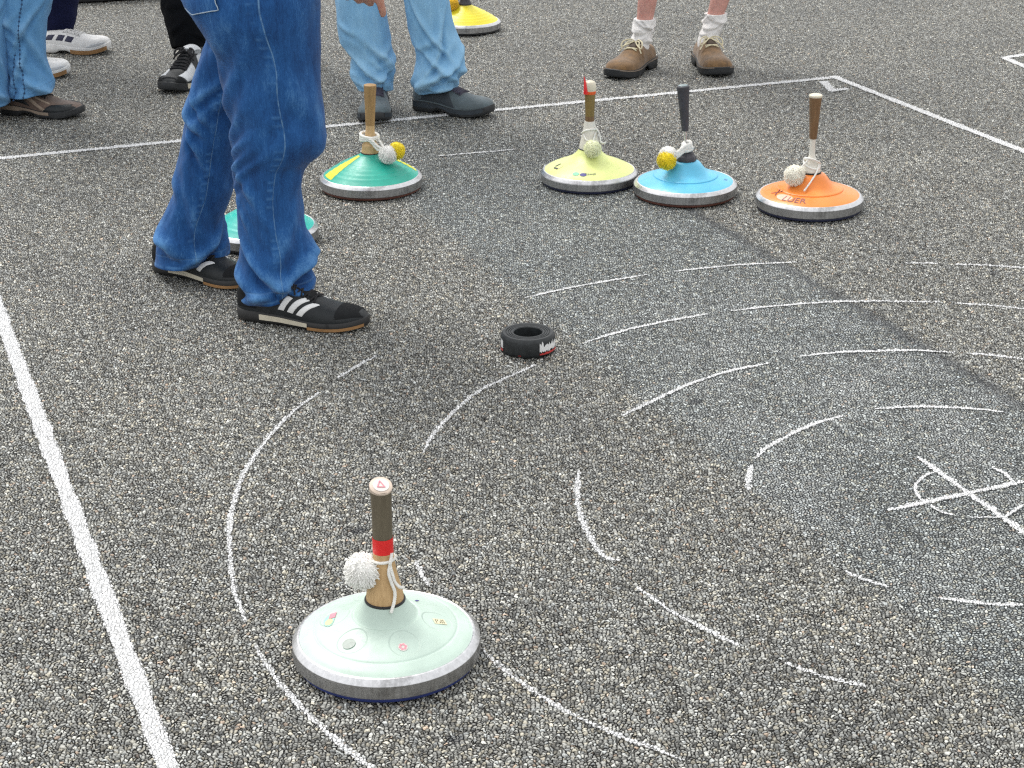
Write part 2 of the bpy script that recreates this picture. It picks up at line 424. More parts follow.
def plastic(name, col, rough=0.42, dirt=(0.25, 0.23, 0.19), dk=0.4):
    """moulded plastic with rub marks and grime"""
    m, nt, p, out = newmat(name)
    co = nd(nt, 'ShaderNodeTexCoord').outputs['Object']
    n1 = noi(nt, co, 14.0, 5.0, 0.65).outputs[0]
    n2 = noi(nt, co, 75.0, 6.0, 0.75).outputs[0]
    c = mixc(nt, mrange(nt, n1, 0.3, 0.7), tuple(x*0.88 for x in col), tuple(min(1, x*1.08) for x in col))
    c = mixc(nt, mrange(nt, n2, 0.62, 0.74, 0, dk), c, dirt)
    nt.links.new(c, p.inputs['Base Color'])
    nt.links.new(mrange(nt, n2, 0.3, 0.7, rough-0.1, rough+0.14), p.inputs['Roughness'])
    b = nd(nt, 'ShaderNodeBump', {'Strength': 0.08, 'Distance': 0.001, 'Height': n2})
    nt.links.new(b.outputs[0], p.inputs['Normal'])
    return m
def wood(name, a, b_, rough=0.5):
    m, nt, p, out = newmat(name)
    co = nd(nt, 'ShaderNodeTexCoord').outputs['Object']
    sc = nd(nt, 'ShaderNodeVectorMath', {0: co, 1: (1, 1, 0.09)}, operation='MULTIPLY').outputs[0]
    n1 = noi(nt, sc, 190.0, 5.0, 0.65).outputs[0]
    n2 = noi(nt, co, 45.0, 5.0, 0.7).outputs[0]
    c = mixc(nt, mrange(nt, n1, 0.3, 0.7), a, b_)
    c = mixc(nt, mrange(nt, n2, 0.6, 0.74, 0, 0.55), c, tuple(x*0.35 for x in a))
    nt.links.new(c, p.inputs['Base Color']); p.inputs['Roughness'].default_value = rough
    b = nd(nt, 'ShaderNodeBump', {'Strength': 0.15, 'Distance': 0.001, 'Height': n1})
    nt.links.new(b.outputs[0], p.inputs['Normal'])
    return m
LIGHTWOOD = wood('light_wood', (0.50, 0.33, 0.15), (0.66, 0.46, 0.24))
HONEY = wood('honey_wood', (0.46, 0.29, 0.13), (0.62, 0.42, 0.21))
BROWNWOOD = wood('brown_wood', (0.15, 0.082, 0.036), (0.23, 0.13, 0.06), 0.45)
OLIVE = wood('olive_grip', (0.10, 0.082, 0.052), (0.15, 0.125, 0.082), 0.7)
OCHRE = wood('ochre_grip', (0.17, 0.115, 0.03), (0.25, 0.17, 0.05), 0.55)
BLACKR = M('black_rubber', (0.018, 0.018, 0.02), 0.6, var=0.3, bump=0.1)
CHAR = M('charcoal_grip', (0.05, 0.05, 0.06), 0.55, bump=0.4, bscale=400)
CREAM = M('cream_plastic', (0.72, 0.66, 0.52), 0.4, var=0.1)
WHITEW = M('white_lacquer', (0.74, 0.71, 0.63), 0.4, var=0.1, dirt=(0.4, 0.34, 0.25), dscale=40)
REDT = M('red_tape', (0.75, 0.02, 0.02), 0.35, var=0.1)
ORANGET = M('orange_tape', (0.8, 0.12, 0.02), 0.4, var=0.1)
CORDW = M('white_cord', (0.88, 0.87, 0.82), 0.9, var=0.12, bump=0.7, bscale=500, sheen=0.3)
YARN_W = M('white_yarn', (0.90, 0.89, 0.85), 0.95, var=0.15, bump=0, sheen=0.4)
YARN_C = M('cream_yarn', (0.90, 0.87, 0.76), 0.95, var=0.15, bump=0, sheen=0.4)
YARN_L = M('lime_yarn', (0.88, 0.90, 0.62), 0.95, var=0.12, bump=0, sheen=0.4)
YARN_Y = M('yellow_yarn', (0.88, 0.70, 0.02), 0.95, var=0.2, bump=0, sheen=0.3)
SOLE_BLUE = M('blue_sole', (0.02, 0.035, 0.16), 0.5)
SOLE_NAVY = M('navy_sole', (0.012, 0.016, 0.05), 0.5)
SOLE_RED = M('rust_sole', (0.11, 0.035, 0.022), 0.55)
SOLE_BLACK = M('black_sole', (0.012, 0.012, 0.014), 0.55)
YSTRIPE = plastic('yellow_stripe', (0.72, 0.72, 0.05))
INK = M('dark_ink', (0.06, 0.06, 0.09), 0.5, var=0.1, bump=0)
INKB = M('blue_ink', (0.07, 0.06, 0.28), 0.5, var=0.2, bump=0)
INKG = M('green_ink', (0.25, 0.65, 0.42), 0.5, var=0.2, bump=0)
STK_PINK = M('pink_sticker', (0.80, 0.30, 0.36), 0.4, var=0.15, bump=0)
STK_YEL = M('yellow_sticker', (0.78, 0.74, 0.35), 0.4, var=0.15, bump=0)
STK_GREY = M('grey_emblem', (0.36, 0.41, 0.37), 0.5, var=0.3, vscale=300, bump=0)
STK_PALE = M('pale_sticker', (0.72, 0.66, 0.62), 0.4, var=0.1, bump=0)
STK_BEIGE = M('beige_sticker', (0.74, 0.70, 0.48), 0.4, var=0.15, bump=0)
STK_TEAL = M('teal_sticker', (0.38, 0.66, 0.58), 0.4, var=0.15, bump=0)

R = 0.1425
def rprof(prof, sub=5):
    xs = [Vector((r, z, 0)) for r, z in prof]
    return [(p.x, p.y) for p in smooth(xs, sub)]
PROFILES = {
 'dome': [(0.1315, 0.0385), (0.124, 0.0435), (0.112, 0.0485), (0.108, 0.0488), (0.104, 0.0515), (0.088, 0.0575), (0.068, 0.0650), (0.053, 0.0715), (0.049, 0.0718), (0.044, 0.0770), (0.036, 0.0880), (0.031, 0.0950)],
 'ridged': [(0.1315, 0.0385), (0.120, 0.0465), (0.112, 0.0525), (0.1085, 0.0535), (0.098, 0.0610), (0.0945, 0.0618), (0.083, 0.0695), (0.0795, 0.0702), (0.069, 0.0765), (0.0655, 0.0772), (0.054, 0.0835), (0.041, 0.0895), (0.031, 0.0945), (0.027, 0.0985)],
 'bell': [(0.1315, 0.0385), (0.120, 0.0460), (0.100, 0.0555), (0.078, 0.0645), (0.058, 0.0735), (0.044, 0.0835), (0.035, 0.0930), (0.030, 0.1000)],
 'stepped': [(0.1315, 0.0385), (0.122, 0.0430), (0.104, 0.0490), (0.091, 0.0525), (0.088, 0.0528), (0.0865, 0.0560), (0.074, 0.0600), (0.062, 0.0655), (0.052, 0.0750), (0.044, 0.0850), (0.037, 0.0920), (0.029, 0.0955)],
}
def surf_z(prof, r):
    q = rprof(prof)
    rs = [a for a, b in q][::-1]; zs = [b for a, b in q][::-1]
    return float(np.interp(r, rs, zs))
def on_dome(prof, ang, r, off=0.0007):
    return Vector((r*cos(ang), r*sin(ang), surf_z(prof, r)+off))
def patch(mb, prof, ang, r, w, h, shape='rect', rot=0.0, off=0.0007, n=10):
    """a sticker lying on the dome: w along the rim, h towards the neck"""
    vs = []; fs = []
    if shape == 'rect':
        for i in range(n+1):
            for j in range(n+1):
                a = (i/n-0.5)*w; b = (j/n-0.5)*h
                a, b = a*cos(rot)-b*sin(rot), a*sin(rot)+b*cos(rot)
                rr = r-b; vs.append(on_dome(prof, ang+a/rr, rr, off))
        fs = [(i*(n+1)+j, i*(n+1)+j+1, (i+1)*(n+1)+j+1, (i+1)*(n+1)+j) for i in range(n) for j in range(n)]
    else:
        m = 28; k = 4
        vs.append(on_dome(prof, ang, r, off))
        for q in range(1, k+1):
            for i in range(m):
                a = w/2*q/k*cos(2*pi*i/m); b = h/2*q/k*sin(2*pi*i/m)
                a, b = a*cos(rot)-b*sin(rot), a*sin(rot)+b*cos(rot)
                rr = r-b; vs.append(on_dome(prof, ang+a/rr, rr, off))
        for i in range(m): fs.append((0, 1+i, 1+(i+1) % m))
        for q in range(k-1):
            for i in range(m):
                a = 1+q*m+i; b = 1+q*m+(i+1) % m; fs.append((a, a+m, b+m, b))
    mb.add(vs, fs)
def text_on_dome(name, text, prof, ang, r, size, mat, parent, off=0.0012, spacing=1.0):
    """flat letters laid on the dome, bottoms towards the rim"""
    cu = bpy.data.curves.new('lettering_curve', 'FONT'); cu.body = text; cu.size = size; cu.align_x = 'CENTER'; cu.space_character = spacing
    t = bpy.data.objects.new('lettering_curve', cu); COL.objects.link(t)
    me = bpy.data.meshes.new_from_object(t.evaluated_get(bpy.context.evaluated_depsgraph_get()))
    bpy.data.objects.remove(t)
    bm = bmesh.new(); bm.from_mesh(me)
    bmesh.ops.subdivide_edges(bm, edges=bm.edges[:], cuts=2)
    for v in bm.verts:
        rr = r-v.co.y; v.co = on_dome(prof, ang+v.co.x/r, rr, off)
    bm.to_mesh(me); bm.free()
    return link(name, me, mat, parent)
def sphere_rings(c, r, n=16, m=10):
    return [[Vector(c)+Vector((r*sin(pi*i/m)*cos(2*pi*j/n), r*sin(pi*i/m)*sin(2*pi*j/n), r*cos(pi*i/m))) for j in range(n)] for i in range(1, m)]
def pompom(name, c, r, mat, parent, axis=None, count=2200, squash=0.0):
    mb = MB(); rnd = random.Random(hash((round(c[0]*1e4), round(c[2]*1e4))) & 0xffff)
    c = Vector(c)
    mb.loft(sphere_rings(c, r*0.92, 24, 16))
    for i in range(count):
        d = Vector((rnd.gauss(0, 1), rnd.gauss(0, 1), rnd.gauss(0, 1))).normalized()
        if axis is not None and d.dot(axis) < squash: continue
        L = r*rnd.uniform(0.84, 1.15)
        s = d.orthogonal().normalized(); s.rotate(Matrix.Rotation(rnd.uniform(0, 6.28), 3, d)); w = d.cross(s)
        bend = s*r*rnd.uniform(-0.22, 0.22)+Vector((0, 0, -0.12*r))
        pts = [c+d*r*0.5, c+d*(r*0.5+L*0.28)+bend*0.3, c+d*L+bend]
        th = r*0.046
        rings = [[p+(s*cos(2*pi*k/4)+w*sin(2*pi*k/4))*q for k in range(4)] for p, q in zip(pts, (th*0.8, th, th*0.62))]
        mb.loft(rings, True, (False, True))
    return mb.build(name, mat, parent, angle=80)
def strands(mb, pts, r, twist=3, turns=14):
    r = r*1.22
    """a laid cord: three thin strands wound round each other"""
    P = smooth(pts, 10); n = len(P); up = None; fr = []
    for i in range(n):
        t = (P[min(i+1, n-1)]-P[max(i-1, 0)]).normalized()
        if up is None: up = t.orthogonal().normalized()
        up = (up-t*up.dot(t)).normalized(); fr.append((up.copy(), t.cross(up)))
    for k in range(twist):
        Q = [P[i]+(fr[i][0]*cos(2*pi*(k/twist+i/n*turns))+fr[i][1]*sin(2*pi*(k/twist+i/n*turns)))*r*0.5 for i in range(n)]
        mb.tube(Q, r*0.58, 6, sub=1)
def loop(c, r, z, tilt=0.0, ph=0.0, n=14, sq=1.0):
    return [Vector((c[0]+r*cos(2*pi*i/n), c[1]+r*sq*sin(2*pi*i/n), z+tilt*cos(2*pi*i/n+ph))) for i in range(n)]

GROUP = 'ice stocks standing on the asphalt court'
def stock(loc, label, body_mat, profile, sole_mat, scale=1.0, rim_h=0.031, chamfer=True):
    root = empty('ice_stock', loc); root.scale = (scale,)*3
    tag(root, label, 'ice stock', GROUP)
    MB().lathe([(0.05, 0.0), (0.133, 0.0), (0.1375, 0.002), (0.1385, 0.006), (0.1375, 0.0085), (0.05, 0.0085)]).build('running_sole', sole_mat, root)
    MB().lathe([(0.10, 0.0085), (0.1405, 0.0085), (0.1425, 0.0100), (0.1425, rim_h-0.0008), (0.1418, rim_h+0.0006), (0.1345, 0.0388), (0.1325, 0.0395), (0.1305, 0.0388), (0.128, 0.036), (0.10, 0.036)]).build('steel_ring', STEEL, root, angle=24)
    pr = PROFILES[profile]
    MB().lathe(rprof(pr)+[(0.02, pr[-1][1]+0.0005), (0.001, pr[-1][1]+0.0005)]).build('stock_body', body_mat, root, angle=28)
    return root, pr
def handle(root, pieces, tilt=(0, 0), base=None):
    """pieces: (name, material, profile[(r,z)]); the first carries the others"""
    first = None
    for name, mat, prof in pieces:
        z0 = pieces[0][2][0][1]
        Mx = Matrix.Translation((0, 0, z0)) @ Matrix.Rotation(tilt[0], 4, 'X') @ Matrix.Rotation(tilt[1], 4, 'Y') @ Matrix.Translation((0, 0, -z0))
        o = MB().lathe(rprof(prof, 4)+[(0.0005, prof[-1][1])], 40, Mx).build(name, mat, first or root, angle=35)
        if first is None: first = o
    return first

def spot(xl, xr, yb, r=R):
    c = G((xl+xr)/2, yb+(2.2 if yb < 250 else 0)); return c+Vector((c.x, c.y, 0)).normalized()*r*0.975

# -- the pale mint stock in front
def circles_bump(m, spots):
    nt = m.node_tree; p = nt.nodes['Principled BSDF']
    co = nd(nt, 'ShaderNodeTexCoord').outputs['Object']; h = None
    flat = nd(nt, 'ShaderNodeVectorMath', {0: co, 1: (1, 1, 0)}, operation='MULTIPLY').outputs[0]
    for a, r_, rad in spots:
        d = nd(nt, 'ShaderNodeVectorMath', {0: flat, 1: (r_*cos(radians(a)), r_*sin(radians(a)), 0)}, operation='DISTANCE').outputs['Value']
        k = mrange(nt, d, rad-0.003, rad, 0.0, 1.0, True)
        h = k if h is None else mth(nt, 'MULTIPLY', h, k)
    old = p.inputs['Normal'].links[0].from_socket
    b = nd(nt, 'ShaderNodeBump', {'Strength': 0.55, 'Distance': 0.0025, 'Height': h, 'Normal': old})
    nt.links.new(b.outputs[0], p.inputs['Normal'])
MINT = plastic('mint_plastic', (0.52, 0.645, 0.565), 0.42, (0.36, 0.40, 0.30), 0.35)
circles_bump(MINT, [(a_, 0.078, 0.024) for a_ in (-126, -66, -4, 52, 114, 174)])
c = spot(296, 482, 704)
s, pr = stock(c, 'pale mint ice stock with red banded wooden stick, standing alone inside the rings', MINT, 'dome', SOLE_BLUE)
h = handle(s, [
 ('stick', HONEY, [(0.0285, 0.0985), (0.0275, 0.108), (0.0235, 0.125), (0.0190, 0.145), (0.0162, 0.165), (0.0150, 0.185)]),
 ('base_ring', BLACKR, [(0.0300, 0.0945), (0.0310, 0.0965), (0.0305, 0.0985), (0.026, 0.0990)]),
 ('red_band', REDT, [(0.0152, 0.1780), (0.0156, 0.1785), (0.0156, 0.2000), (0.0152, 0.2005)]),
 ('grip', OLIVE, [(0.0148, 0.2000), (0.0150, 0.2020), (0.0150, 0.240), (0.0156, 0.276), (0.0160, 0.279)]),
], tilt=(0.0, 0.0))
# the slanted plastic cap
Mc = Matrix.Translation((0, 0, 0.283)) @ Matrix.Rotation(radians(24), 4, 'X') @ Matrix.Rotation(radians(8), 4, 'Y')
cm = MB(); cm.lathe([(0.0150, -0.010), (0.0165, -0.004), (0.0174, 0.0005), (0.0170, 0.0025), (0.0150, 0.0036), (0.010, 0.0040)], 40, Mc)
cpo = cm.build('cap', M('dull_cap', (0.60, 0.49, 0.40), 0.5, var=0.2, bump=0.1), h, angle=35)
lid = MB(); lid.lathe([(0.0125, 0.0041), (0.0122, 0.0047), (0.0004, 0.0048)], 32, Mc); lid.build('cap_disc', STK_PALE, cpo)
tri = MB(); P3 = [Mc @ Vector((-0.005, -0.005, 0.0052)), Mc @ Vector((0.006, -0.004, 0.0052)), Mc @ Vector((-0.0025, 0.007, 0.0052))]
for a, b in ((0, 2), (2, 1), (0, 1)): tri.tube([P3[a], P3[b]], 0.0009, 5, sub=1)
tri.build('cap_mark', STK_PINK, cpo)
cb = MB()
strands(cb, loop((0, 0), 0.0172, 0.166, 0.001)+[loop((0, 0), 0.0172, 0.166)[0]], 0.0019, turns=18)
kp = Vector((0.0105, -0.0152, 0.162))
strands(cb, [kp+Vector((0.003, 0.006, 0.016)), kp+Vector((0.001, -0.003, 0.006)), kp, kp+Vector((-0.002, -0.004, -0.012)), kp+Vector((0.002, -0.008, -0.026)), kp+Vector((0.0065, -0.010, -0.040)), kp+Vector((0.005, -0.013, -0.056)), kp+Vector((0.0005, -0.020, -0.0695))], 0.0021, turns=12)
strands(cb, [kp, kp+Vector((0.003, -0.003, -0.012)), kp+Vector((0.007, -0.005, -0.026)), kp+Vector((0.014, -0.006, -0.034)), kp+Vector((0.020, -0.004, -0.036))], 0.0021, turns=9)
strands(cb, [Vector((-0.012, -0.013, 0.166)), Vector((-0.018, -0.012, 0.164)), Vector((-0.026, -0.008, 0.160))], 0.0022, turns=4)
cb.build('cord', CORDW, s)
pompom('pompom', (-0.031, -0.006, 0.150), 0.0262, YARN_W, s, count=2200)
sp = MB(); patch(sp, pr, radians(177), 0.086, 0.040, 0.017, 'disc', 0.0); spo = sp.build('round_sticker', STK_TEAL, s)
sp = MB(); patch(sp, pr, radians(182), 0.086, 0.018, 0.012, 'disc', 0, 0.0011); sp.build('yellow_patch', STK_YEL, spo)
sp = MB(); patch(sp, pr, radians(170), 0.083, 0.017, 0.010, 'rect', 0.1, 0.0013); sp.build('pink_patch', STK_PINK, spo)
sp = MB(); patch(sp, pr, radians(-126.5), 0.085, 0.020, 0.019, 'disc', 0, 0.0014); sp.build('grey_emblem', STK_GREY, s)
sp = MB(); patch(sp, pr, radians(-69), 0.084, 0.0145, 0.0145, 'disc'); so = sp.build('flower_sticker', STK_PALE, s)
sp = MB()
for k in range(6):
    a = k*pi/3; aa = radians(-69)+0.0042*cos(a)/0.084; patch(sp, pr, aa, 0.084-0.0042*sin(a), 0.0036, 0.0036, 'disc', 0, 0.0013)
sp.build('flower_print', STK_PINK, so)
sp = MB(); patch(sp, pr, radians(-4), 0.082, 0.019, 0.013, 'rect', -1.1); so = sp.build('letter_sticker', STK_BEIGE, s)
sp = MB()
for i in range(5):
    for j in range(2):
        if (i*3+j*2) % 5 == 3: continue
        a = (i-2)*0.0030; b = (j-0.5)*0.0048; w_ = -1.1
        a, b = a*cos(w_)-b*sin(w_), a*sin(w_)+b*cos(w_)
        patch(sp, pr, radians(-4)+a/0.082, 0.082-b, 0.0013, 0.0036, 'rect', w_, 0.0012, 2)
sp.build('letter_print', OLIVE, so)
sp = MB(); patch(sp, pr, radians(47), 0.066, 0.004, 0.010, 'rect', 0.4); sp.build('dark_smudge', INKB, s)

# -- teal stock with yellow stripes
TEAL = plastic('teal_plastic', (0.025, 0.40, 0.30), 0.36)
c = spot(321, 423, 199)
s, pr = stock(c, 'teal green ice stock with yellow stripes and plain wooden stick, beside the slate trainers', TEAL, 'ridged', SOLE_RED, 1.02)
for a0, wd in ((202, 0.44), (14, 0.30), (110, 0.3)):
    mb = MB(); n = 12; q = rprof(pr); q = q[2:-6]; vs = []; fs = []
    for r_, z_ in q:
        for k in range(n+1):
            a = radians(a0)+wd*(k/n-0.5); vs.append((r_*cos(a), r_*sin(a), z_+0.0006))
    for i in range(len(q)-1):
        for k in range(n): a = i*(n+1)+k; fs.append((a, a+1, a+n+2, a+n+1))
    mb.add(vs, fs); mb.build('yellow_stripe', YSTRIPE, s)
h = handle(s, [
 ('stick', LIGHTWOOD, [(0.0235, 0.1000), (0.0240, 0.1020), (0.0228, 0.112), (0.0229, 0.113), (0.0222, 0.1225), (0.018, 0.128), (0.0140, 0.145), (0.0125, 0.165), (0.0120, 0.180)]),
 ('base_ring', BLACKR, [(0.0245, 0.0975), (0.0255, 0.0990), (0.0245, 0.1010), (0.022, 0.1012)]),
 ('grip', wood('tan_grip', (0.30, 0.18, 0.07), (0.42, 0.26, 0.11)), [(0.0121, 0.1790), (0.0128, 0.1800), (0.0140, 0.215), (0.0160, 0.260), (0.0172, 0.282), (0.0174, 0.287), (0.0160, 0.2895), (0.010, 0.2905)]),
], tilt=(0.0, 0.035))
cb = MB()
for dz, tl in ((0.0, 0.004), (0.005, 0.002), (0.010, -0.004)):
    l = loop((0, 0), 0.0245, 0.139+dz, tl, 0.6); strands(cb, l+[l[0]], 0.0034, turns=20)
pc = Vector((0.052, -0.045, 0.108))
for o_ in (0, 0.006):
    strands(cb, [Vector((-0.012, -0.021, 0.146)), Vector((0.006, -0.028, 0.142-o_)), Vector((0.024, -0.034, 0.126-o_*1.6)), pc+Vector((-0.012, 0.004, 0.012))], 0.0032, turns=8)
strands(cb, [Vector((0.022, -0.010, 0.145)), Vector((0.032, -0.022, 0.132)), Vector((0.044, -0.036, 0.118))], 0.003, turns=6)
cb.build('cord', CORDW, s)
pompom('pompom', pc, 0.0235, YARN_W, s)
pompom('pompom', pc+Vector((0.023, 0.016, 0.006)), 0.0225, YARN_Y, s)

# -- pale lime stock
LIME = plastic('lime_plastic', (0.78, 0.84, 0.32), 0.36)
c = spot(541, 637, 193)
s, pr = stock(c, 'pale lime yellow ice stock with white flared stick foot and red tipped handle', LIME, 'bell', SOLE_NAVY, 0.975, rim_h=0.029)
h = handle(s, [
 ('stick', WHITEW, [(0.0300, 0.1015), (0.0285, 0.115), (0.0225, 0.140), (0.0180, 0.165), (0.0150, 0.182)]),
 ('base_ring', BLACKR, [(0.0305, 0.0985), (0.0315, 0.1000), (0.0305, 0.1020), (0.028, 0.1022)]),
 ('dark_band', BROWNWOOD, [(0.0130, 0.1820), (0.0133, 0.1825), (0.0133, 0.1950), (0.0130, 0.1955)]),
 ('grip', OCHRE, [(0.0130, 0.1950), (0.0131, 0.1960), (0.0140, 0.230), (0.0155, 0.262)]),
 ('orange_band', ORANGET, [(0.0156, 0.2610), (0.0168, 0.2640), (0.0172, 0.2690), (0.0165, 0.2715)]),
 ('cap', CREAM, [(0.0168, 0.2700), (0.0178, 0.2770), (0.0170, 0.2880), (0.0140, 0.2960), (0.008, 0.2995)]),
], tilt=(0.0, 0.0))
fm = MB()
fm.tube([(-0.012, -0.012, 0.264), (-0.0135, -0.0125, 0.280), (-0.015, -0.010, 0.296), (-0.0175, -0.006, 0.313)], lambda t: 0.0062*(1-t)+0.0012, 8)
fm.build('red_tag', REDT, h)
cb = MB()
l = loop((0, 0), 0.0215, 0.150, 0.012, 1.3); strands(cb, l+[l[0]], 0.0019, turns=16)
strands(cb, [(0.016, -0.012, 0.165), (0.024, -0.014, 0.155), (0.030, -0.018, 0.140), (0.031, -0.022, 0.125), (0.040, -0.022, 0.121), (0.046, -0.020, 0.123)], 0.0020, turns=10)
strands(cb, [(0.016, -0.016, 0.150), (0.012, -0.026, 0.138), (0.008, -0.033, 0.128)], 0.0019, turns=5)
strands(cb, [(-0.018, -0.012, 0.146), (-0.012, -0.026, 0.134), (0.002, -0.033, 0.128)], 0.0019, turns=5)
cb.build('cord', CORDW, s)
pompom('pompom', (0.007, -0.043, 0.112), 0.0240, YARN_L, s)
text_on_dome('lettering', 'Kawell', pr, radians(-91), 0.112, 0.0125, INK, s)
sp = MB(); patch(sp, pr, radians(-101.5), 0.111, 0.020, 0.013, 'disc', 0, 0.0009); sp.build('blue_logo', INKB, s)
sp = MB(); patch(sp, pr, radians(-113), 0.110, 0.020, 0.014, 'disc', 0, 0.0009); sp.build('green_logo', INKG, s)
sp = MB(); patch(sp, pr, radians(-154), 0.098, 0.016, 0.022, 'disc', 0.2); so = sp.build('round_sticker', STK_YEL, s)
sp = MB(); patch(sp, pr, radians(-157), 0.108, 0.020, 0.005, 'rect', 0.1, 0.0012); patch(sp, pr, radians(-164), 0.096, 0.005, 0.016, 'rect', 0, 0.0012); sp.build('sticker_print', CHAR, so)

# -- sky blue stock
BLUE = plastic('blue_plastic', (0.12, 0.52, 0.76), 0.33)
c = spot(633, 736, 206)
s, pr = stock(c, 'sky blue ice stock with thin steel rod and charcoal grip, touching the pale lime one', BLUE, 'stepped', SOLE_RED, 1.01)
h = handle(s, [
 ('stick', STEEL, [(0.0036, 0.1150), (0.0036, 0.1500), (0.0036, 0.1880)]),
 ('grip', CHAR, [(0.0085, 0.1790), (0.0096, 0.1800), (0.0100, 0.1920), (0.0108, 0.195), (0.0125, 0.230), (0.0150, 0.270), (0.0168, 0.292), (0.0172, 0.300), (0.0162, 0.3030), (0.012, 0.3040)]),
 ('cap', M('grey_cap', (0.30, 0.36, 0.37), 0.25, var=0.1), [(0.0125, 0.3038), (0.0120, 0.3060), (0.006, 0.3066)]),
], tilt=(0.0, -0.075))
MB().lathe(rprof([(0.0285, 0.0950), (0.0290, 0.1000), (0.0270, 0.1080), (0.0215, 0.1130), (0.0200, 0.1180), (0.013, 0.1200), (0.006, 0.1210)]), 8).build('collar', CHAR, s, angle=20)
cb = MB()
for dz, rr in ((0.0, 0.0125), (0.006, 0.0130), (0.012, 0.0110), (0.017, 0.009)):
    l = loop((0.002, -0.004), rr, 0.127+dz, 0.003, dz*300); strands(cb, l+[l[0]], 0.0042, turns=9)
for o_ in (0.0, 0.006, 0.011):
    strands(cb, [(0.010, -0.014, 0.144-o_*0.4), (-0.006, -0.020, 0.140-o_), (-0.022, -0.024, 0.128-o_), (-0.036, -0.026, 0.117-o_)], 0.0044, turns=6)
cb.build('cord', CORDW, s)
pompom('pompom', (-0.052, -0.026, 0.119), 0.0240, YARN_W, s)
pompom('pompom', (-0.056, -0.036, 0.109), 0.0250, YARN_Y, s)
text_on_dome('lettering', 'TH', pr, radians(-14), 0.116, 0.012, M('purple_ink', (0.10, 0.13, 0.40), 0.5, bump=0), s)

# -- orange stock
ORANGE = plastic('orange_plastic', (0.90, 0.27, 0.05), 0.3, (0.6, 0.3, 0.15), 0.25)
c = spot(755, 861, 220)
s, pr = stock(c, 'orange ice stock with white neck, brown grip and cream ball, nearest the court corner', ORANGE, 'stepped', SOLE_NAVY, 1.02)
h = handle(s, [
 ('stick', WHITEW, [(0.0255, 0.0990), (0.0250, 0.1050), (0.0200, 0.1180), (0.0120, 0.1330), (0.0078, 0.1480), (0.0072, 0.1900)]),
 ('base_ring', BLACKR, [(0.0268, 0.0955), (0.0275, 0.0975), (0.0268, 0.0995), (0.024, 0.1000)]),
 ('grip', BROWNWOOD, [(0.0085, 0.1880), (0.0095, 0.1890), (0.0105, 0.200), (0.0128, 0.240), (0.0152, 0.280), (0.0165, 0.299)]),
 ('cap', CREAM, [(0.0166, 0.2985), (0.0174, 0.3000), (0.0172, 0.3040), (0.0140, 0.3062), (0.009, 0.3070)]),
], tilt=(0.0, 0.006))
cb = MB()
l = loop((0.001, -0.001), 0.0205, 0.127, 0.012, 2.2); strands(cb, l+[l[0]], 0.0022, turns=15)
l = loop((0.001, -0.001), 0.0215, 0.120, -0.010, 1.0); strands(cb, l+[l[0]], 0.0022, turns=15)
strands(cb, [(-0.004, -0.014, 0.137), (-0.014, -0.016, 0.131), (-0.026, -0.018, 0.119), (-0.034, -0.022, 0.108)], 0.0022, turns=8)
strands(cb, [(0.018, -0.014, 0.122), (0.010, -0.030, 0.105), (-0.004, -0.046, 0.088), (-0.018, -0.060, 0.0735), (-0.027, -0.070, 0.066)], 0.0021, turns=10)
cb.build('cord', CORDW, s)
pompom('pompom', (-0.047, -0.026, 0.098), 0.0262, YARN_C, s, count=2400)
text_on_dome('lettering', 'X', pr, radians(-160), 0.110, 0.036, M('maroon_ink', (0.22, 0.03, 0.03), 0.5, bump=0), s)
text_on_dome('lettering', 'LUER', pr, radians(-121), 0.119, 0.031, M('faded_ink', (0.26, 0.11, 0.12), 0.5, var=0.3, vscale=200, bump=0), s)
sp = MB(); patch(sp, pr, radians(-138), 0.106, 0.050, 0.026, 'disc'); sp.build('worn_print', M('worn_print', (0.86, 0.52, 0.38), 0.4, var=0.12, vscale=150, bump=0), s)

# -- turquoise stock behind the dark jeans
TURQ = plastic('turquoise_plastic', (0.02, 0.47, 0.40), 0.33)
s, pr = stock(G(264, 239), 'turquoise ice stock half hidden behind the dark blue jeans', TURQ, 'ridged', SOLE_BLACK, 1.0)
handle(s, [
 ('stick', LIGHTWOOD, [(0.0235, 0.1000), (0.0230, 0.112), (0.018, 0.128), (0.0130, 0.150), (0.0120, 0.180)]),
 ('grip', HONEY, [(0.0121, 0.1790), (0.0140, 0.215), (0.0165, 0.275), (0.0165, 0.287), (0.010, 0.2905)]),
], tilt=(0.05, -0.05))
# -- yellow stock far back
YEL = plastic('yellow_plastic', (0.86, 0.74, 0.04), 0.33)
c = spot(431, 500, 34)
s, pr = stock(c, 'bright yellow ice stock standing behind the legs in light blue jeans', YEL, 'ridged', SOLE_BLACK, 1.0)
h = handle(s, [
 ('stick', CHAR, [(0.0265, 0.0985), (0.0262, 0.1050), (0.0220, 0.1120), (0.0150, 0.130), (0.0110, 0.180)]),
 ('grip', BROWNWOOD, [(0.0112, 0.1790), (0.0130, 0.215), (0.0165, 0.285), (0.0150, 0.300), (0.010, 0.3015)]),
])
cb = MB(); l = loop((0, 0), 0.0205, 0.127, 0.006, 2.2); strands(cb, l+[l[0]], 0.0025, turns=15)
strands(cb, [(-0.02, -0.006, 0.126), (-0.034, -0.014, 0.12), (-0.047, -0.022, 0.114)], 0.0025, turns=6)
cb.build('cord', CORDW, s)
pompom('pompom', (-0.052, -0.024, 0.108), 0.026, M('orange_yarn', (0.85, 0.55, 0.03), 0.95, bump=0, sheen=0.3), s)

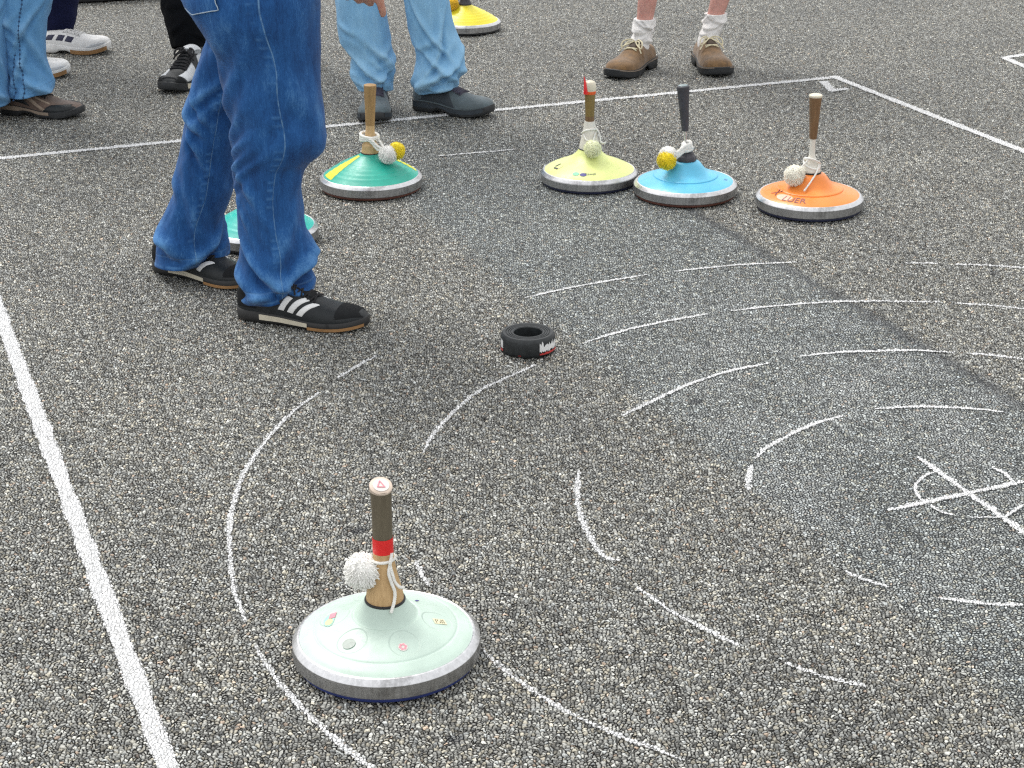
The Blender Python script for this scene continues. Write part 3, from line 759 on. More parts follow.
# ------------------------------------------------------------------ the rubber target ring
def puck():
    rm, nt, p, out = newmat('puck_rubber')
    co = nd(nt, 'ShaderNodeTexCoord').outputs['Object']
    n1 = noi(nt, co, 90.0, 5.0, 0.7).outputs[0]
    c = mixc(nt, mrange(nt, n1, 0.35, 0.75), (0.009, 0.011, 0.012), (0.026, 0.031, 0.033))
    nt.links.new(c, p.inputs['Base Color']); p.inputs['Roughness'].default_value = 0.5
    b = nd(nt, 'ShaderNodeBump', {'Strength': 0.3, 'Distance': 0.001, 'Height': n1}); nt.links.new(b.outputs[0], p.inputs['Normal'])
    ro = 0.0595; hh = 0.041; ri = 0.031
    prof = [(ri, 0.002), (ri+0.002, 0.0), (ro-0.004, 0.0), (ro-0.001, 0.003), (ro, 0.008), (ro+0.0006, hh/2), (ro, hh-0.008), (ro-0.002, hh-0.003), (ro-0.005, hh)]
    for g in (0.0475, 0.0425, 0.0375):
        prof += [(g+0.0012, hh), (g+0.0006, hh-0.0016), (g-0.0006, hh-0.0016), (g-0.0012, hh)]
    prof += [(ri+0.002, hh), (ri, hh-0.002), (ri, 0.002)]
    mb = MB(); n = 96
    rings = [[Vector((r_*cos(2*pi*k/n), r_*sin(2*pi*k/n), z)) for k in range(n)] for r_, z in prof]
    mb.loft(rings, True, (False, False))
    c = G(528, 359); c += Vector((c.x, c.y, 0)).normalized()*ro
    root = empty('target_puck', c); tag(root, 'black rubber ring puck with white and red painted marks, lying by the dashed line', 'puck')
    mb.build('rubber_ring', rm, root, angle=35)
    def band(a0, a1, z0, z1, ragged, mat, name, off, seed):
        rr = random.Random(seed); N = 26; vs = []; fs = []
        for i in range(N+1):
            a = radians(a0+(a1-a0)*i/N); t = rr.uniform(0, ragged); b_ = rr.uniform(0, ragged*0.35)
            zz = [z0+b_+(z1-t-z0-b_)*k/5 for k in range(6)]
            for z in zz:
                r_ = ro+off-(0.0014 if z > hh-0.006 else 0)-(0.001 if z < 0.006 else 0); vs.append((r_*cos(a), r_*sin(a), z))
        for i in range(N):
            for k in range(5): q = i*6+k; fs.append((q, q+6, q+7, q+1))
        m = MB(); m.add(vs, fs); return m.build(name, mat, root, angle=80)
    pw = M('white_mark', (0.78, 0.78, 0.77), 0.5, var=0.12, dirt=(0.2, 0.2, 0.2), dscale=110)
    prd = M('red_mark', (0.55, 0.05, 0.045), 0.5, var=0.2)
    band(-66, -12, 0.011, 0.037, 0.014, pw, 'white_mark', 0.0013, 3)
    band(-66, -12, 0.005, 0.012, 0.003, prd, 'red_mark', 0.0016, 5)
    band(-166, -153, 0.012, 0.033, 0.004, pw, 'white_mark', 0.0013, 8)
    band(-166, -153, 0.006, 0.012, 0.002, prd, 'red_mark', 0.0016, 9)
    band(-111, -105, 0.005, 0.0075, 0.001, prd, 'red_mark', 0.0016, 10)
puck()


# ------------------------------------------------------------------ shoes
class Shoe:
    """upper and sole shapes in metres, x from heel to toe, y across, z up"""
    def __init__(s, L=0.29, W=1.0, Hs=1.0, sole=0.022, heel=0.030, spring=0.012, side=1, toe='round', arch=0.0, chunky=1.0):
        s.L, s.W, s.Hs, s.sole, s.heel, s.spring, s.side, s.arch, s.chunky = L, W, Hs, sole, heel, spring, side, arch, chunky
        if toe == 'slim':
            s.wx = [0, .012, .04, .10, .22, .36, .50, .62, .72, .80, .87, .93, .97, .99, 1.0]
            s.wy = [.004, .016, .026, .033, .034, .033, .038, .043, .0455, .044, .039, .030, .020, .012, .003]
        else:
            s.wx = [0, .012, .04, .10, .22, .36, .50, .62, .72, .80, .88, .94, .975, .993, 1.0]
            s.wy = [.005, .018, .028, .036, .037, .036, .041, .046, .0495, .0495, .046, .037, .026, .015, .004]
        s.hx = [0, .02, .06, .14, .26, .36, .45, .55, .65, .75, .84, .91, .96, .99, 1.0]
        s.hy = [.050, .076, .088, .092, .095, .096, .089, .074, .061, .052, .046, .040, .031, .020, .009]
    def hw(s, t): return interp(t, s.wx, s.wy)*s.W*s.L/0.29
    def cy(s, t): return s.side*0.010*sin(pi*min(1, max(0, t))*0.9+0.15)*s.L/0.29*0.9
    def bot(s, t):                     # underside of the sole
        z = s.spring*max(0, (t-0.70)/0.30)**2
        z += 0.006*max(0, (0.06-t)/0.06)**2
        if s.arch: z += s.arch*exp(-((t-0.42)/0.10)**4)
        return z
    def top_sole(s, t):
        return s.spring*max(0, (t-0.70)/0.30)**2 + s.heel+(s.sole-s.heel)*min(1, max(0, (t-0.25)/0.35))
    def upper(s, t, a, off=0.0):
        """a: 0 = one side at the sole, pi/2 = top, pi = other side"""
        w = s.hw(t); z0 = s.top_sole(t)-0.004; h = max(0.004, interp(t, s.hx, s.hy)*s.Hs*s.L/0.29+s.spring*max(0, (t-0.70)/0.30)**2-0.0)
        z1 = max(z0+0.006, h)
        c, si = cos(a), sin(a)
        n = 0.80 if t > 0.5 else 0.80-0.25*(0.5-t)     # boxy sides below the ankle, rounder at the toe
        y = w*math.copysign(abs(c)**n, c)
        k = max(0.0, 1-abs(t-0.30)/0.30)
        y *= 1-0.22*k*abs(si)**1.5                     # narrows to the collar
        z = z0+(z1-z0)*abs(si)**0.78
        if 0.60 < t < 0.80:                            # walking creases over the ball of the foot
            z -= 0.0016*si*max(0, sin((t-0.60)/0.20*pi))*(0.5+0.5*sin(t*150+c*2.0))
        p = Vector((t*s.L, s.cy(t)+y, z))
        if off:
            e = 1e-3
            q = s.upper(min(1, t+e), a)-s.upper(max(0, t-e), a); r = s.upper(t, a+e)-s.upper(t, a-e)
            n_ = q.cross(r)
            if n_.length > 0:
                n_.normalize()
                mid = Vector((t*s.L, s.cy(t), z0+0.02))
                if n_.dot(p-mid) < 0: n_ = -n_
                p = p+n_*off
        return p
    def build(s, root_name, parent, mats, heel_xy, toe_xy, z=0.0, pitch=0.0, roll=0.0):
        h = Vector((heel_xy[0], heel_xy[1], 0)); t = Vector((toe_xy[0], toe_xy[1], 0))
        ang = atan2(t.y-h.y, t.x-h.x)
        s.M4 = Matrix.Translation((h.x, h.y, z)) @ Matrix.Rotation(ang, 4, 'Z') @ Matrix.Rotation(-pitch, 4, 'Y') @ Matrix.Rotation(roll, 4, 'X')
        # upper
        NT, NA = 72, 40; rings = []
        for i in range(NT+1):
            t_ = 0.5-0.5*cos(pi*i/NT)
            rings.append([s.M4 @ s.upper(t_, pi*j/NA) for j in range(NA+1)])
        mb = MB(); mb.loft(rings, True, (True, True))
        s.o = mb.build(root_name, mats['upper'], parent, angle=60)
        # sole: outline swept through three heights
        mb = MB(); out = []
        N = 60; ts = [0.5-0.5*cos(pi*i/N) for i in range(N+1)]
        def ring(f, zf):
            a = [Vector((t_*s.L, s.cy(t_)+(s.hw(t_)+0.0035*s.chunky)*f, zf(t_))) for t_ in ts]
            b = [Vector((t_*s.L, s.cy(t_)-(s.hw(t_)+0.0035*s.chunky)*f, zf(t_))) for t_ in reversed(ts)]
            q = a+b
            for p in q: p.x = s.L/2+(p.x-s.L/2)*(1+0.022*s.chunky*(1 if f > 0.95 else 0.4))
            return [s.M4 @ p for p in q]
        mb.loft([ring(0.90, lambda t_: s.bot(t_)), ring(0.985, lambda t_: s.bot(t_)+0.003), ring(1.0, lambda t_: s.bot(t_)+0.4*(s.top_sole(t_)-s.bot(t_))), ring(0.985, lambda t_: s.top_sole(t_)-0.001), ring(0.93, lambda t_: s.top_sole(t_)+0.001)], True, (True, True))
        s.sole_o = mb.build('sole', mats['sole'], s.o, angle=50)
        return s.o
    def panel(s, name, mat, corners, off=0.0012, nu=12, nv=8, edge=True):
        """a sewn-on piece: four corners (t, a) in order, bilinear over the upper"""
        (t0, a0), (t1, a1), (t2, a2), (t3, a3) = corners; vs = []; fs = []
        for i in range(nu+1):
            for j in range(nv+1):
                u, v = i/nu, j/nv
                t_ = (t0*(1-u)+t1*u)*(1-v)+(t3*(1-u)+t2*u)*v; a = (a0*(1-u)+a1*u)*(1-v)+(a3*(1-u)+a2*u)*v
                e = 0.0 if (edge and (i in (0, nu) or j in (0, nv))) else off
                vs.append(s.M4 @ s.upper(t_, a, e if e else 0.0001))
        fs = [(i*(nv+1)+j, (i+1)*(nv+1)+j, (i+1)*(nv+1)+j+1, i*(nv+1)+j+1) for i in range(nu) for j in range(nv)]
        mb = MB(); mb.add(vs, fs)
        return mb.build(name, mat, s.o, angle=70)
    def wall(s, name, mat, t0, t1, side, f0=0.25, f1=0.95, off=0.0012):
        """a coloured stretch of the sole's wall"""
        vs = []; N = 24
        for i in range(N+1):
            t_ = t0+(t1-t0)*i/N
            for f in (f0, f1):
                g = f
                zz = s.bot(t_)+g*(s.top_sole(t_)-s.bot(t_))
                x = s.L/2+(t_*s.L-s.L/2)*(1+0.022*s.chunky)
                vs.append(s.M4 @ Vector((x, s.cy(t_)+side*(s.hw(t_)+0.0035*s.chunky+off), zz)))
        mb = MB(); mb.add(vs, [(2*i, 2*i+2, 2*i+3, 2*i+1) for i in range(N)])
        return mb.build(name, mat, s.sole_o)
    def laces(s, mat, t0=0.42, t1=0.62, n=5, r=0.0022, bow=0.0, half=0.55):
        mb = MB()
        for k in range(n):
            t_ = t0+(t1-t0)*k/(n-1)
            for sg in (1, -1):
                pts = [s.M4 @ s.upper(t_+sg*0.016*(j/6-0.5)*2, pi/2+half*(j/6-0.5)*2*1.0, 0.003) for j in range(7)]
                mb.tube(pts, r, 6, sub=2)
        if bow:
            b = s.upper(t0-0.02, pi/2, 0.006)
            for sg in (1, -1):
                pts = [b, b+Vector((0.006, sg*0.016, 0.010))*bow, b+Vector((0.022, sg*0.038, 0.004))*bow, b+Vector((0.034, sg*0.040, -0.014))*bow, b+Vector((0.028, sg*0.022, -0.006))*bow, b+Vector((0.008, sg*0.004, 0.003))]
                mb.tube([s.M4 @ p for p in pts], r, 6, sub=5)
                pts = [b, b+Vector((0.012, sg*0.020, 0.004))*bow, b+Vector((0.030, sg*0.030, -0.010))*bow, b+Vector((0.040, sg*0.044, -0.030))*bow]
                mb.tube([s.M4 @ p for p in pts], r, 6, sub=5)
        return mb.build('laces', mat, s.o)
    def lip(s, mat, t0=0.03, t1=0.44, r=0.006, w=0.75):
        """padded collar round the ankle opening"""
        pts = []
        tc, tr = (t0+t1)/2, (t1-t0)/2
        for k in range(20):
            a = 2*pi*k/20; t_ = tc+tr*cos(a)
            pts.append(s.M4 @ s.upper(max(0.01, t_), pi/2+w*sin(a), -0.001))
        mb = MB(); mb.tube(pts, r, 8, closed=True, sub=2)
        return mb.build('collar', mat, s.o)

LEATHER_K = M('black_leather', (0.011, 0.014, 0.016), 0.48, var=0.3, bump=0.2, bscale=300, dirt=(0.03, 0.033, 0.035), dscale=45, spec=0.35)
SUEDE_K = M('black_suede', (0.013, 0.014, 0.015), 0.85, var=0.3, bump=0.3, bscale=500, spec=0.2)
WHITE_L = M('white_leather', (0.78, 0.78, 0.77), 0.45, var=0.08, dirt=(0.5, 0.48, 0.44), dscale=50)
GUM = M('gum_rubber', (0.32, 0.17, 0.065), 0.6, var=0.2)
CREAMR = M('cream_rubber', (0.62, 0.57, 0.45), 0.6, var=0.15, dirt=(0.3, 0.27, 0.22), dscale=60)
LACE_K = M('black_lace', (0.012, 0.012, 0.014), 0.9, var=0.2)
LACE_C = M('cream_lace', (0.66, 0.60, 0.42), 0.9, var=0.15, bump=0.5, bscale=600)
LACE_P = M('plum_lace', (0.055, 0.05, 0.075), 0.9, var=0.2)
SLATE = M('slate_nubuck', (0.088, 0.118, 0.132), 0.75, var=0.25, bump=0.35, bscale=350, sheen=0.2)
SLATE_D = M('dark_slate_panel', (0.030, 0.040, 0.050), 0.7, var=0.25, bump=0.3, bscale=350)
PLUM = M('plum_mesh', (0.06, 0.058, 0.085), 0.85, var=0.25, bump=0.6, bscale=700)
TAN = M('brown_suede', (0.175, 0.097, 0.038), 0.85, var=0.35, vscale=45, bump=0.4, bscale=300, sheen=0.3, dirt=(0.06, 0.035, 0.018), dscale=25)
TRAILB = M('brown_nubuck', (0.115, 0.076, 0.058), 0.85, var=0.3, bump=0.4, bscale=350, sheen=0.2)
TAUPE = M('taupe_panel', (0.27, 0.21, 0.16), 0.8, var=0.2, bump=0.3, bscale=300)
DARKR = M('dark_rubber', (0.022, 0.024, 0.026), 0.65, var=0.3)
NAVYP = M('navy_panel', (0.015, 0.018, 0.055), 0.5, var=0.2)
GREYW = M('grey_white_mesh', (0.56, 0.58, 0.60), 0.6, var=0.12, bump=0.4, bscale=500)
SOCKM = M('white_sock', (0.78, 0.76, 0.74), 0.95, var=0.08, bump=0.8, bscale=420, sheen=0.4)

# ------------------------------------------------------------------ clothes and bodies
def denim(name, dark, light, fade, seam_u, seam_col, stain=None):
    """twill weave with rubbed ridges, painted fold highlights and crease shade, and a stitched seam along the leg"""
    m, nt, p, out = newmat(name)
    uv = nd(nt, 'ShaderNodeUVMap').outputs[0]
    sx = nd(nt, 'ShaderNodeSeparateXYZ', {0: uv}); u, v = sx.outputs[0], sx.outputs[1]
    co = nd(nt, 'ShaderNodeTexCoord').outputs['Object']
    st = nd(nt, 'ShaderNodeVectorMath', {0: co, 1: (1, 1, 0.22)}, operation='MULTIPLY').outputs[0]
    n1 = noi(nt, st, 42.0, 5.0, 0.65).outputs[0]
    n2 = noi(nt, co, 9.0, 3.0, 0.5).outputs[0]
    n3 = noi(nt, st, 420.0, 3.0, 0.7).outputs[0]
    wear = nd(nt, 'ShaderNodeAttribute', attribute_name='wear').outputs['Fac']  # ridge fading plus fold highlights and crease shade painted into the denim colour
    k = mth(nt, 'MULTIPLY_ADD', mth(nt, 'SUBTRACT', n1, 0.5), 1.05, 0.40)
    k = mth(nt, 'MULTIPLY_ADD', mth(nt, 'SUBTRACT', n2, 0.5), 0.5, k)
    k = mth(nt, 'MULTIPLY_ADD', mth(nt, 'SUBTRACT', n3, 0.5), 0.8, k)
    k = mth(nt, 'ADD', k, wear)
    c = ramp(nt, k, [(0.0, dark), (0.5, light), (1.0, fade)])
    # twill line texture
    tw = nd(nt, 'ShaderNodeVectorMath', {0: co, 1: (1, 1, 1)}, operation='MULTIPLY').outputs[0]
    wv = nd(nt, 'ShaderNodeTexWave', {'Vector': tw, 'Scale': 190.0, 'Distortion': 1.5, 'Detail': 1.0}, bands_direction='DIAGONAL').outputs['Fac']
    c = mixc(nt, 1.0, c, ramp(nt, wv, [(0.0, 0.86), (1.0, 1.1)]), 'MULTIPLY')
    hgt = mth(nt, 'MULTIPLY_ADD', n1, 0.4, mth(nt, 'MULTIPLY', n3, 0.35))
    for su in seam_u:
        wob = mth(nt, 'MULTIPLY', mth(nt, 'SUBTRACT', noi(nt, co, 7.0, 2.0).outputs[0], 0.5), 0.012)
        du = mth(nt, 'SUBTRACT', mth(nt, 'ADD', u, wob), su); ad = mth(nt, 'ABSOLUTE', du)
        line = mrange(nt, ad, 0.0012, 0.0028, 1, 0)
        brk = mrange(nt, noi(nt, co, 60.0, 3.0, 0.6).outputs[0], 0.35, 0.6)
        c = mixc(nt, mth(nt, 'MULTIPLY', line, mth(nt, 'MULTIPLY_ADD', brk, 0.45, 0.10)), c, seam_col)
        # puckers beside the seam and the folded allowance
        pk = mth(nt, 'SINE', mth(nt, 'MULTIPLY', v, 330.0))
        side = mrange(nt, mth(nt, 'ABSOLUTE', mth(nt, 'SUBTRACT', du, 0.016)), 0.010, 0.018, 1, 0)
        pkm = mth(nt, 'MULTIPLY', mth(nt, 'MULTIPLY', pk, side), mrange(nt, noi(nt, co, 22.0, 2.0).outputs[0], 0.42, 0.6))
        c = mixc(nt, mth(nt, 'MULTIPLY', mth(nt, 'MAXIMUM', pkm, 0.0), 0.30), c, fade)
        hgt = mth(nt, 'MULTIPLY_ADD', pkm, 0.30, hgt)
        hgt = mth(nt, 'MULTIPLY_ADD', line, -0.8, hgt)
        hgt = mth(nt, 'MULTIPLY_ADD', mrange(nt, mth(nt, 'ABSOLUTE', mth(nt, 'SUBTRACT', du, 0.018)), 0.014, 0.02, 1, 0), 0.5, hgt)
    # hem: a doubled band with its stitch line and rubbed edge
    hem = mrange(nt, mth(nt, 'ABSOLUTE', mth(nt, 'SUBTRACT', v, 0.062)), 0.0008, 0.002, 1, 0)
    c = mixc(nt, mth(nt, 'MULTIPLY', hem, 0.12), c, seam_col)
    edge = mrange(nt, mth(nt, 'ABSOLUTE', mth(nt, 'SUBTRACT', v, 0.040)), 0.001, 0.004, 0.5, 0)
    c = mixc(nt, mth(nt, 'MULTIPLY', edge, mrange(nt, n1, 0.4, 0.6)), c, fade)
    hgt = mth(nt, 'MULTIPLY_ADD', hem, -0.7, hgt)
    nt.links.new(c, p.inputs['Base Color'])
    p.inputs['Roughness'].default_value = 0.9; p.inputs['Specular IOR Level'].default_value = 0.2
    p.inputs['Sheen Weight'].default_value = 0.10; p.inputs['Sheen Roughness'].default_value = 0.5
    b = nd(nt, 'ShaderNodeBump', {'Strength': 0.55, 'Distance': 0.0022, 'Height': hgt})
    nt.links.new(b.outputs[0], p.inputs['Normal'])
    return m

def folds_random(rnd, z0, z1, n, amp, w, span, tilt=0.5, th=(0, 2*pi)):
    return [(rnd.uniform(z0, z1), rnd.uniform(*th), rnd.uniform(-tilt, tilt), rnd.uniform(*span), rnd.uniform(*w), rnd.uniform(*amp)) for _ in range(n)]
def leg_loft(mb, keys, folds, NR=150, NA=88, hem_tilt=(0.0, 0.0), hem_fall=0.10, seed=1, low=0.004):
    """keys: (z, x, y, rx, ry) from hem up. folds: (z, theta, tilt, span, width, amp). theta 0 = +x, pi/2 = towards the court (-y)"""
    keys = sorted(keys); zs = [k[0] for k in keys]
    z0, z1 = zs[0], zs[-1]
    rings = []; att = []; ns = Vector((seed*3.7, seed*1.3, 0))
    def ring(z, shrink=0.0, dz=0.0):
        x, y, rx, ry = (interp(z, zs, [k[i] for k in keys]) for i in (1, 2, 3, 4))
        out = []; at = []
        f = max(0.0, 1-(z-z0)/hem_fall); f = f*f*(3-2*f)
        for j in range(NA):
            th = 2*pi*j/NA; c, s = cos(th), sin(th)
            d = 0.0
            for (fz, ft, tl, sp, w, am) in folds:
                dt = (th-ft+pi) % (2*pi)-pi
                if abs(dt) > sp*2.2: continue
                q = (z-fz-tl*dt*0.07-0.010*dt*dt)/w
                if abs(q) > 4: continue
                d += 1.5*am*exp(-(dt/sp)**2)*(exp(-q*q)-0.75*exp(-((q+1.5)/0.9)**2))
            dl = low*noise.noise(Vector((c*1.6, s*1.6, z*7))+ns)+0.0022*noise.noise(Vector((c*3.4, s*3.4, z*26))+ns*2)
            r_x, r_y = rx+d+dl-shrink, ry+d+dl-shrink
            out.append(Vector((x+r_x*c, y-r_y*s, z+dz+f*(hem_tilt[0]*rx*c+hem_tilt[1]*ry*s))))
            at.append(max(-0.25, min(0.35, d*28)))  # ridges paler by rubbing and painted highlight, creases darker by painted shade
        return out, at
    seq = [(z0+0.03, 0.006, 0), (z0+0.001, 0.0055, 0.0), (z0, 0.002, -0.0012)] + [(z0+(z1-z0)*(i/NR)**1.15, 0.0, 0) for i in range(NR+1)]
    for z, sh, dz in seq:
        o, a = ring(z, sh, dz); rings.append(o); att += a
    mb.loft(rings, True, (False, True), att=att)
    return lambda z: ring(z)[0]
def keys_px(rows, Yf, depth):
    """rows of the leg's edges (py, left px, right px) turned into centres and radii at the leg's own distance"""
    out = []
    for py, a, b in rows:
        Y = Yf(py); A, B = V(a, py, Y), V(b, py, Y); c = (A+B)/2; rx = (B-A).length/2
        out.append((c.z, c.x, Y, rx, depth(c.z, rx)))
    return out

def capsule(mb, a, b, ra, rb, n=14):
    a, b = Vector(a), Vector(b); t = (b-a)
    L = t.length; t = t.normalized() if L > 1e-6 else Vector((0, 0, 1)); u = t.orthogonal().normalized(); w = t.cross(u)
    rings = []
    for i in range(1, 5): ph = pi/2*(1-i/4); rings.append((a-t*ra*sin(ph), ra*cos(ph)))
    for i in range(0, 4): ph = pi/2*i/4; rings.append((b+t*rb*sin(ph), rb*cos(ph)))
    mb.loft([[p+(u*cos(2*pi*k/n)+w*sin(2*pi*k/n))*max(r_, 1e-4) for k in range(n)] for p, r_ in rings])
def ellipsoid(mb, c, r, n=20, m=14, M3=None):
    c = Vector(c); rings = []
    for i in range(1, m):
        ph = pi*i/m; ring = []
        for k in range(n):
            p = Vector((r[0]*sin(ph)*cos(2*pi*k/n), r[1]*sin(ph)*sin(2*pi*k/n), r[2]*cos(ph)))
            ring.append(c+(M3 @ p if M3 else p))
        rings.append(ring)
    mb.loft(rings)
def skin_over(name, mb, voxel, mat, parent, iters=6):
    """fuses the rough limbs into one continuous surface"""
    o = mb.build(name+'_rough', None, None)
    r_ = o.modifiers.new('r', 'REMESH'); r_.mode = 'VOXEL'; r_.voxel_size = voxel
    s_ = o.modifiers.new('s', 'SMOOTH'); s_.factor = 0.5; s_.iterations = iters
    bpy.context.view_layer.update()
    me = bpy.data.meshes.new_from_object(o.evaluated_get(bpy.context.evaluated_depsgraph_get()))
    old = o.data; bpy.data.objects.remove(o); bpy.data.meshes.remove(old)
    me.name = name
    for pl in me.polygons: pl.use_smooth = True
    return link(name, me, mat, parent)
def skin_material(name, col):
    m = M(name, col, 0.5, var=0.14, vscale=60, bump=0.15, bscale=250, sss=0.12, dirt=(col[0]*0.95, col[1]*0.62, col[2]*0.6), dscale=25)
    return m
SKIN = skin_material('skin', (0.52, 0.27, 0.20))
SKIN_PINK = skin_material('ruddy_skin', (0.56, 0.29, 0.24))

def hand(mb, wrist, d, pn, th_dir, curls, L=0.185, spread=0.10):
    """palm plus five jointed fingers; d along the hand, pn out of the back, th_dir towards the thumb"""
    w = Vector(wrist); d = Vector(d).normalized(); pn = Vector(pn); pn = (pn-d*pn.dot(d)).normalized(); th = d.cross(pn)
    if th.dot(Vector(th_dir)) < 0: th = -th
    k = L/0.185
    for i, off in enumerate((0.030, 0.010, -0.010, -0.029)):
        capsule(mb, w+th*off*0.55*k, w+d*0.088*k+th*off*k-pn*0.002, 0.0155*k, 0.0125*k)
    capsule(mb, w-d*0.03, w+d*0.02*k, 0.026*k, 0.026*k)
    lens = ((0.044, 0.026, 0.022), (0.049, 0.030, 0.023), (0.045, 0.028, 0.022), (0.035, 0.021, 0.019))
    for i, off in enumerate((0.030, 0.010, -0.010, -0.029)):
        p = w+d*0.090*k+th*off*k; dirv = (d+th*off*spread*8).normalized()
        for jn, l in enumerate(lens[i]):
            dirv = Matrix.Rotation(curls[i][jn], 3, th*(1 if (d.cross(-pn)).dot(th) > 0 else -1)) @ dirv
            q = p+dirv*l*k
            capsule(mb, p, q, (0.0100-0.0008*jn)*k, (0.0093-0.0009*jn)*k); p = q
    p = w+d*0.022*k+th*0.024*k; dv = (d*0.75+th*0.65-pn*0.25).normalized()
    capsule(mb, w+d*0.012*k+th*0.010, p, 0.018*k, 0.015*k)
    for l, r0 in ((0.040, 0.0125), (0.032, 0.0110)):
        q = p+dv*l*k; capsule(mb, p, q, r0*k, (r0-0.0012)*k); p = q; dv = (dv+d*0.35-pn*0.12).normalized()

def person(label, group, legs, hip_z, face, height=1.76, voxel=0.011, skin=None, shirt=None, hair=None, arms=None, hips=None, lk=0.6, ankle=None):
    """body as one surface: legs = [(ankle, knee)], face = heading angle. returns the root"""
    ax = sum((Vector(l[0]) for l in legs), Vector())/2
    root = empty('person', (ax.x, ax.y, 0)); tag(root, label, 'person', group)
    root['_'] = 0; del root['_']
    inv = Matrix.Translation((-ax.x, -ax.y, 0))
    fw = Vector((cos(face), sin(face), 0)); lf = Vector((-sin(face), cos(face), 0))
    hc = Vector((ax.x, ax.y, hip_z)) if hips is None else Vector(hips)
    mb = MB(); k = height/1.76
    for i, (an, kn) in enumerate(legs):
        an, kn = Vector(an), Vector(kn); sg = 1 if i == 0 else -1
        hp = hc+lf*sg*0.085*k
        capsule(mb, hp+Vector((0, 0, -0.02)), kn, 0.075*k*lk, 0.050*k*lk); capsule(mb, kn, kn.lerp(an, 0.35), 0.048*k*lk, 0.050*k*lk); capsule(mb, kn.lerp(an, 0.35), kn.lerp(an, 0.75), 0.050*k*lk, 0.036*k*lk); capsule(mb, kn.lerp(an, 0.75), an, 0.036*k*lk, 0.029*k*lk)
        capsule(mb, an, an+Vector((0, 0, -0.03)), 0.031*lk, 0.029*lk)
    up = Vector((0, 0, 1))
    capsule(mb, hc+lf*0.06*k, hc-lf*0.06*k, 0.11*k, 0.11*k); capsule(mb, hc+up*0.02, hc+up*0.30*k, 0.115*k, 0.12*k)
    ch = hc+up*0.40*k+fw*0.01
    capsule(mb, ch+lf*0.07*k, ch-lf*0.07*k, 0.115*k, 0.115*k); capsule(mb, hc+up*0.28*k, ch, 0.12*k, 0.13*k)
    nk = hc+up*0.56*k; capsule(mb, ch+up*0.08, nk+up*0.06*k+fw*0.015, 0.075*k, 0.055*k)
    shl = [hc+up*0.49*k+lf*sg*0.175*k for sg in (1, -1)]
    capsule(mb, shl[0], shl[1], 0.058*k, 0.058*k)
    hd = hc+up*0.72*k+fw*0.03*k
    R3 = Matrix.Rotation(face, 3, 'Z')
    ellipsoid(mb, hd, (0.095*k, 0.076*k, 0.115*k), M3=R3); ellipsoid(mb, hd+fw*0.03-up*0.055*k, (0.062*k, 0.055*k, 0.06*k), M3=R3)
    capsule(mb, hd+fw*0.088*k+up*0.012, hd+fw*0.108*k-up*0.022*k, 0.010, 0.015)
    capsule(mb, hd+fw*0.082*k-up*0.052*k+lf*0.018, hd+fw*0.082*k-up*0.052*k-lf*0.018, 0.011, 0.011)
    for sg in (1, -1):
        ellipsoid(mb, hd+lf*sg*0.078*k-fw*0.005, (0.020, 0.010, 0.031), 10, 8, R3)
        capsule(mb, hd+fw*0.080*k+up*0.026+lf*sg*0.015, hd+fw*0.070*k+up*0.024+lf*sg*0.048, 0.011, 0.010)
    A = []
    for i, sg in enumerate((1, -1)):
        if arms and arms[i]:
            el, wr, hdir, back, thd, curls = arms[i]
        else:
            el = shl[i]+Vector((0, 0, -0.29*k))+lf*sg*0.05-fw*0.01; wr = el+Vector((0, 0, -0.24*k))+fw*0.07
            hdir, back, thd = Vector((0, 0, -1))+fw*0.2, lf*sg, fw; curls = [(0.25, 0.35, 0.2)]*4
        el, wr = Vector(el), Vector(wr)
        capsule(mb, shl[i], el, 0.052*k, 0.040*k); capsule(mb, el, wr, 0.041*k, 0.027*k)
        hand(mb, wr, hdir, back, thd, curls, (0.208 if curls[0][0] < 0.1 else 0.185)*k); A.append((shl[i], el, wr))
    b = skin_over('body', mb, voxel, skin or SKIN, root, 4)
    b.matrix_parent_inverse = inv
    if shirt:
        sb = MB(); sh = 0.014
        capsule(sb, hc+lf*0.060*k+up*0.17, hc-lf*0.060*k+up*0.17, 0.125*k, 0.125*k); capsule(sb, hc+up*0.17, hc+up*0.30*k, 0.13*k, 0.14*k); capsule(sb, hc+up*0.28*k, ch, 0.14*k, 0.145*k)
        capsule(sb, ch+lf*0.075*k, ch-lf*0.075*k, 0.125*k, 0.125*k); capsule(sb, shl[0], shl[1], 0.070*k, 0.070*k); capsule(sb, ch+up*0.08, nk-up*0.01, 0.085*k, 0.066*k)
        for s_, e_, w_ in A: capsule(sb, s_, e_.lerp(s_, 0.25), 0.068*k, 0.062*k)
        o = skin_over('shirt', sb, 0.014, shirt, root, 5); o.matrix_parent_inverse = inv
    if hair:
        hb = MB(); ellipsoid(hb, hd+up*0.022*k-fw*0.016*k, (0.096*k, 0.084*k, 0.108*k), M3=R3)
        ellipsoid(hb, hd-fw*0.045*k-up*0.03*k, (0.055*k, 0.070*k, 0.08*k), M3=R3)
        o = skin_over('hair', hb, 0.012, hair, root, 2); o.matrix_parent_inverse = inv
    return root, inv
def adopt(o, inv):
    o.matrix_parent_inverse = inv
    return o
HAIR_B = M('brown_hair', (0.06, 0.035, 0.02), 0.6, var=0.4, vscale=200, bump=0.6, bscale=300)
HAIR_G = M('grey_hair', (0.25, 0.24, 0.23), 0.6, var=0.4, vscale=200, bump=0.6, bscale=300)
def cloth(name, col): return M(name, col, 0.9, var=0.12, bump=0.4, bscale=400, sheen=0.2)
PG = 'people standing around the court'

